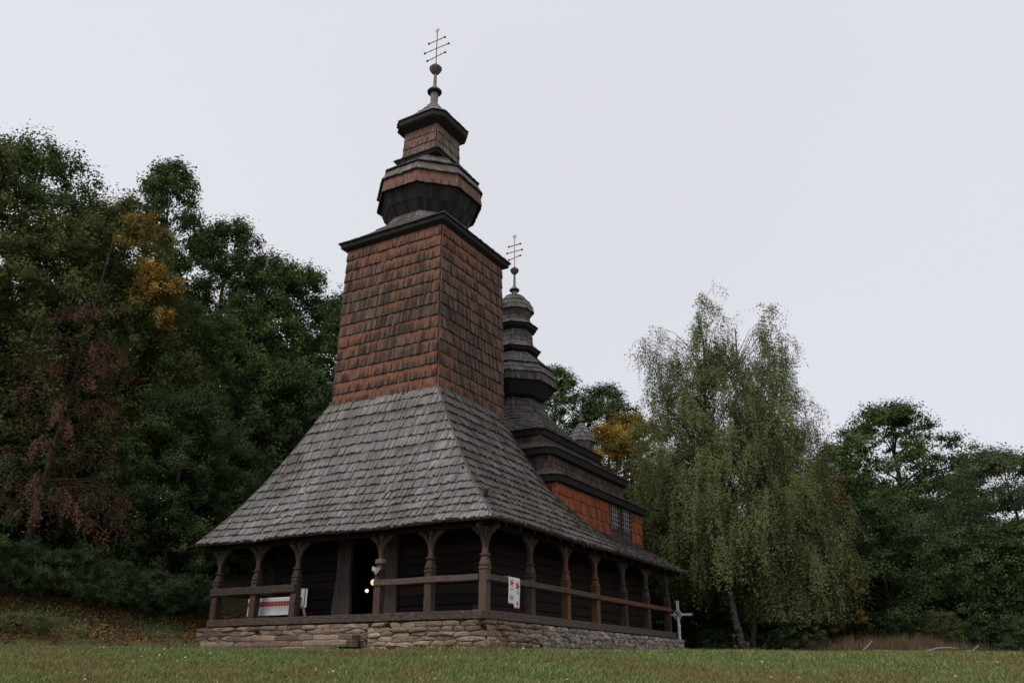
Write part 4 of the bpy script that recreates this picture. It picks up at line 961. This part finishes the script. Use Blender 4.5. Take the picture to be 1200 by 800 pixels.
# far wood closing the view between the trunks
def far_wood():
    n = 150000; w_ = RNG.uniform(-75, 70, n); u_ = RNG.uniform(62, 74, n); x, y = xy(u_, w_); z = gz(x, y)
    h = np.interp(w_, [-75, -30, -10, 3, 10, 70], [18, 18, 13, 8, 6, 5]) + 1.2*np.sin(w_*.9)+.7*np.sin(w_*2.3)
    p = np.stack([x, y, z+h*RNG.random(n)**.8], 1); nr = RNG.normal(size=(n, 3)); nr[:, 2] += .6; nr /= np.linalg.norm(nr, axis=1, keepdims=True)
    t = np.stack([RNG.random(n), .5+.4*np.sin(w_*.7), np.zeros(n)], 1); P, T2 = leaves(p, nr, .32*RNG.uniform(.6, 1.3, n), t)
    o = np_mesh('distant_wood', P, T2, 3, L_OAK); tag(o, 'dark far wood seen between the tree trunks', 'wood', kind='stuff')
far_wood()
# ------------------------------------------------------------------ ground cover
def lawn():
    n = 270000; u = 13.5+27*RNG.random(n)**1.15; w_ = (RNG.random(n)*2-1)*(u*.66+1); x, y = xy(u, w_)
    d = bankd(x, y); inside = (x > -.12) & (x < 14.6) & (y > -.12) & (y < 10.6)
    edge = np.interp(w_, [-30, 0, 8, 12, 20, 40], [60, 60, 38.5, 38, 37.5, 36]); keep = (~inside) & (d < 2.6+.4*np.sin(u*3)) & (RNG.random(n) > np.clip((d-.6)/5, 0, .45)) & (u < edge+.6)
    x, y, u, w_ = x[keep], y[keep], u[keep], w_[keep]; m = len(x); z = gz(x, y)
    nearw = ((np.abs(y+.2) < .18) & (x > -.3) & (x < 14.8)) | ((np.abs(x+.25) < .2) & (y > -.3) & (y < 3.8)) | ((np.abs(x+1.25) < .2) & (y > 3.8) & (y < 10.5))
    clump = .5+.5*np.sin(x*3.1+np.sin(y*2.3)*2)*np.sin(y*2.7+x)
    h = RNG.uniform(.025, .06, m)*(1+.6*clump)*np.where(nearw, 3.2, 1)*np.where(RNG.random(m) > .985, 1.9, 1)
    a = RNG.random(m)*2*PI; wd = RNG.uniform(.006, .013, m)*1.6; c, s = np.cos(a)*wd, np.sin(a)*wd; lx, ly = RNG.normal(size=m)*h*.5, RNG.normal(size=m)*h*.5
    V = np.stack([np.stack([x-c, y-s, z-.005], 1), np.stack([x+c, y+s, z-.005], 1), np.stack([x+lx, y+ly, z+h], 1)], 1).reshape(-1, 3)
    t = np.repeat(np.stack([np.clip(RNG.random(m)*.8+clump*.2, 0, 1), clump, np.zeros(m)], 1), 3, 0)
    o = np_mesh('grass', V, t, 3, GRASS); tag(o, 'short mown grass with yellowish patches in front of the church', 'grass', kind='stuff')
lawn()
def litter():
    n = 60000; u = RNG.uniform(18, 34, n); w_ = RNG.uniform(-24, -8, n); x, y = xy(u, w_); d = bankd(x, y)
    k = (d > -.5+.4*np.sin(u*2.7)) & (d < 3.2) & ~((x > -.2) & (y < 10.7) & (x < 15)); kk = np.sin(x*1.3+y)*np.sin(y*1.7-x*.6)+RNG.random(len(x))*1.1 > .25+.35*np.clip(1.2-d, 0, 1.6); k = k & kk; x, y = x[k], y[k]; m = len(x)
    p = np.stack([x, y, gz(x, y)+.03+.02*RNG.random(m)], 1); nr = RNG.normal(size=(m, 3))*.55; nr[:, 2] += 1; nr /= np.linalg.norm(nr, axis=1, keepdims=True)
    P, T2 = leaves(p, nr, .05*RNG.uniform(.6, 1.4, m), np.stack([RNG.random(m), RNG.random(m), np.zeros(m)], 1)); o = np_mesh('leaf_litter', P, T2, 3, L_FALL)
    tag(o, 'reddish brown fallen leaves on the bank below the hedge', 'leaf litter', kind='stuff')
    n = 450; u = 14+25*RNG.random(n)**1.2; w_ = (RNG.random(n)*2-1)*u*.65; x, y = xy(u, w_); k = (bankd(x, y) < 0) & ~((x > -1.3) & (x < 14.7) & (y > -.2) & (y < 10.6)) & (u < 38); x, y = x[k], y[k]; m = len(x)
    p = np.stack([x, y, gz(x, y)+.035+.02*RNG.random(m)], 1); nr = RNG.normal(size=(m, 3))*.5; nr[:, 2] += 1; nr /= np.linalg.norm(nr, axis=1, keepdims=True)
    P, T2 = leaves(p, nr, .04*RNG.uniform(.6, 1.3, m), np.stack([RNG.random(m)*.5+.5, RNG.random(m), np.zeros(m)], 1)); o = np_mesh('fallen_leaves', P, T2, 3, m_leaf('pale fallen leaves', [(.2, .11, .05), (.36, .3, .14), (.55, .5, .36)], .1, .2))
    tag(o, 'scattered pale yellow fallen leaves on the lawn', 'fallen leaves', kind='stuff')
litter()
def tufts(name, label, cat, pts, h, wd, mat, n, lean=.25):
    c = np.array(pts); k = RNG.integers(len(c), size=n); x = c[k, 0]+RNG.normal(size=n)*c[k, 2]; y = c[k, 1]+RNG.normal(size=n)*c[k, 2]; z = gz(x, y); hh = h*RNG.uniform(.3, 1.15, n)*(.7+.3*np.sin(x*2.3+y*1.7)+.25*np.sin(x*5.1-y*4.3)); a = RNG.random(n)*2*PI
    cc, ss = np.cos(a)*wd, np.sin(a)*wd; lx, ly = RNG.normal(size=n)*hh*lean, RNG.normal(size=n)*hh*lean
    V = np.stack([np.stack([x-cc, y-ss, z-.01], 1), np.stack([x+cc, y+ss, z-.01], 1), np.stack([x+lx, y+ly, z+hh], 1)], 1).reshape(-1, 3)
    t = np.repeat(np.stack([RNG.random(n), RNG.random(n), np.zeros(n)], 1), 3, 0); o = np_mesh(name, V, t, 3, mat); tag(o, label, cat, kind='stuff')
tufts('dry_reeds', 'reddish dry reeds along the lawn edge right of the birches', 'reeds', [(*A(px, 39.6+.6*math.sin(px)), .45) for px in range(955, 1100, 9)]+[(*A(px, 38.5), .3) for px in (1195, 1205)], 0.72, .010, L_STRAW, 24000, .25)
tufts('rough_grass', 'longer rough grass along the foot of the trees on the right', 'grass', [(*A(px, 38.4+.4*math.sin(px*.7)), .28) for px in range(800, 1215, 8)], .28, .012, L_PALE, 22000, .35)
# flower bed on the left edge of the lawn
fb = []
x0, y0 = A(28, 25.6); x1, y1 = A(112, 26.0)
for i in range(26):
    s = random.random(); x = x0+(x1-x0)*s+random.uniform(-.15, .15); y = y0+(y1-y0)*s+random.uniform(-.15, .15); z = float(gz(x, y))
    nmc, co = random.choice([('orange', (.6, .2, .04)), ('yellow', (.6, .3, .05)), ('white', (.5, .45, .4)), ('dark red', (.35, .05, .08)), ('purple', (.08, .06, .2))]); h = random.uniform(.12, .25)
    f = thing('garden_flower', 'small '+nmc+' garden flower in the bed at the lawn edge', 'flower', (x, y, z), nmc+' garden flowers in the bed at the left')
    mb = MB(); mb.tube([(0, 0, 0), (.01, 0, h)], .005, 4, (.03, .06, .03))
    for k in range(4):
        a = k*1.7; mb.add([(0, 0, .02), (.05*math.cos(a), .05*math.sin(a), h*.5), (.09*math.cos(a), .09*math.sin(a), h*.4), (.05*math.cos(a+.3), .05*math.sin(a+.3), h*.35)], [(0, 1, 2, 3)], (.03, .07, .035))
    mb.build('stem', PETAL, f); mb = MB()
    for k in range(7):
        q = 2*PI*k/7; u_, v_ = Vector((math.cos(q), math.sin(q), .5)), Vector((-math.sin(q), math.cos(q), 0)); c = Vector((.01, 0, h)); mb.add([c, c+u_*.035+v_*.024, c+u_*.065, c+u_*.035-v_*.024], [(0, 1, 2, 3)], co)
    mb.build('blossom', PETAL, f)
x, y = A(124, 27.6); z = float(gz(x, y)); rf = thing('red_flower', 'single bright red flower at the lawn edge left of the porch', 'flower', (x, y, z)); mb = MB(); mb.tube([(0, 0, 0), (0, 0, .2)], .006, 4, (.03, .06, .03)); mb.build('stem', PETAL, rf); mb = MB()
for k in range(14):
    q = 2*PI*k/7; e = .5 if k > 6 else .1; u_, v_ = Vector((math.cos(q), math.sin(q), e)), Vector((-math.sin(q), math.cos(q), 0)); c = Vector((0, 0, .2)); mb.add([c, c+u_*.04+v_*.02, c+u_*.07, c+u_*.04-v_*.02], [(0, 1, 2, 3)], (.6, .04, .05))
mb.build('blossom', PETAL, rf)
# fallen branches at the right
BR = plain('bleached dead branch', (.26, .22, .19), .9)
def branch(label, pts, r):
    P3 = []
    for px, D, h in pts: x, y = A(px, D); P3.append((x, y, float(gz(x, y))+h))
    o = P3[0]; mb = MB(); mb.tube([(p[0]-o[0], p[1]-o[1], p[2]-o[2]) for p in P3], [r*(1-.5*k/len(P3)) for k in range(len(P3))], 6)
    ob = mb.build('fallen_branch', BR, smooth=True); ob.location = o; tag(ob, label, 'branch', 'fallen branches at the lawn edge')
branch('straight stick leaning up out of the dry reeds', [(987, 36.3, .05), (995, 36.5, .25), (1003, 36.8, .5)], .035)
branch('long bleached branch lying straight below the reeds', [(1004, 37.4, .18), (1030, 37.3, .14), (1052, 37.2, .14)], .04)
branch('curved bleached branch arching over the grass right of the reeds', [(1053, 35.6, .02), (1063, 35.8, .15), (1075, 36, .25), (1088, 36, .26), (1097, 36.1, .22)], .045)
branch('short forked branch at the right end of the fallen branches', [(1104, 36.4, .15), (1114, 36.6, .18), (1121, 36.8, .36)], .035)
branch('low branch lying before the right edge shrub', [(1138, 37, .08), (1150, 37, .1), (1164, 37, .07)], .035)
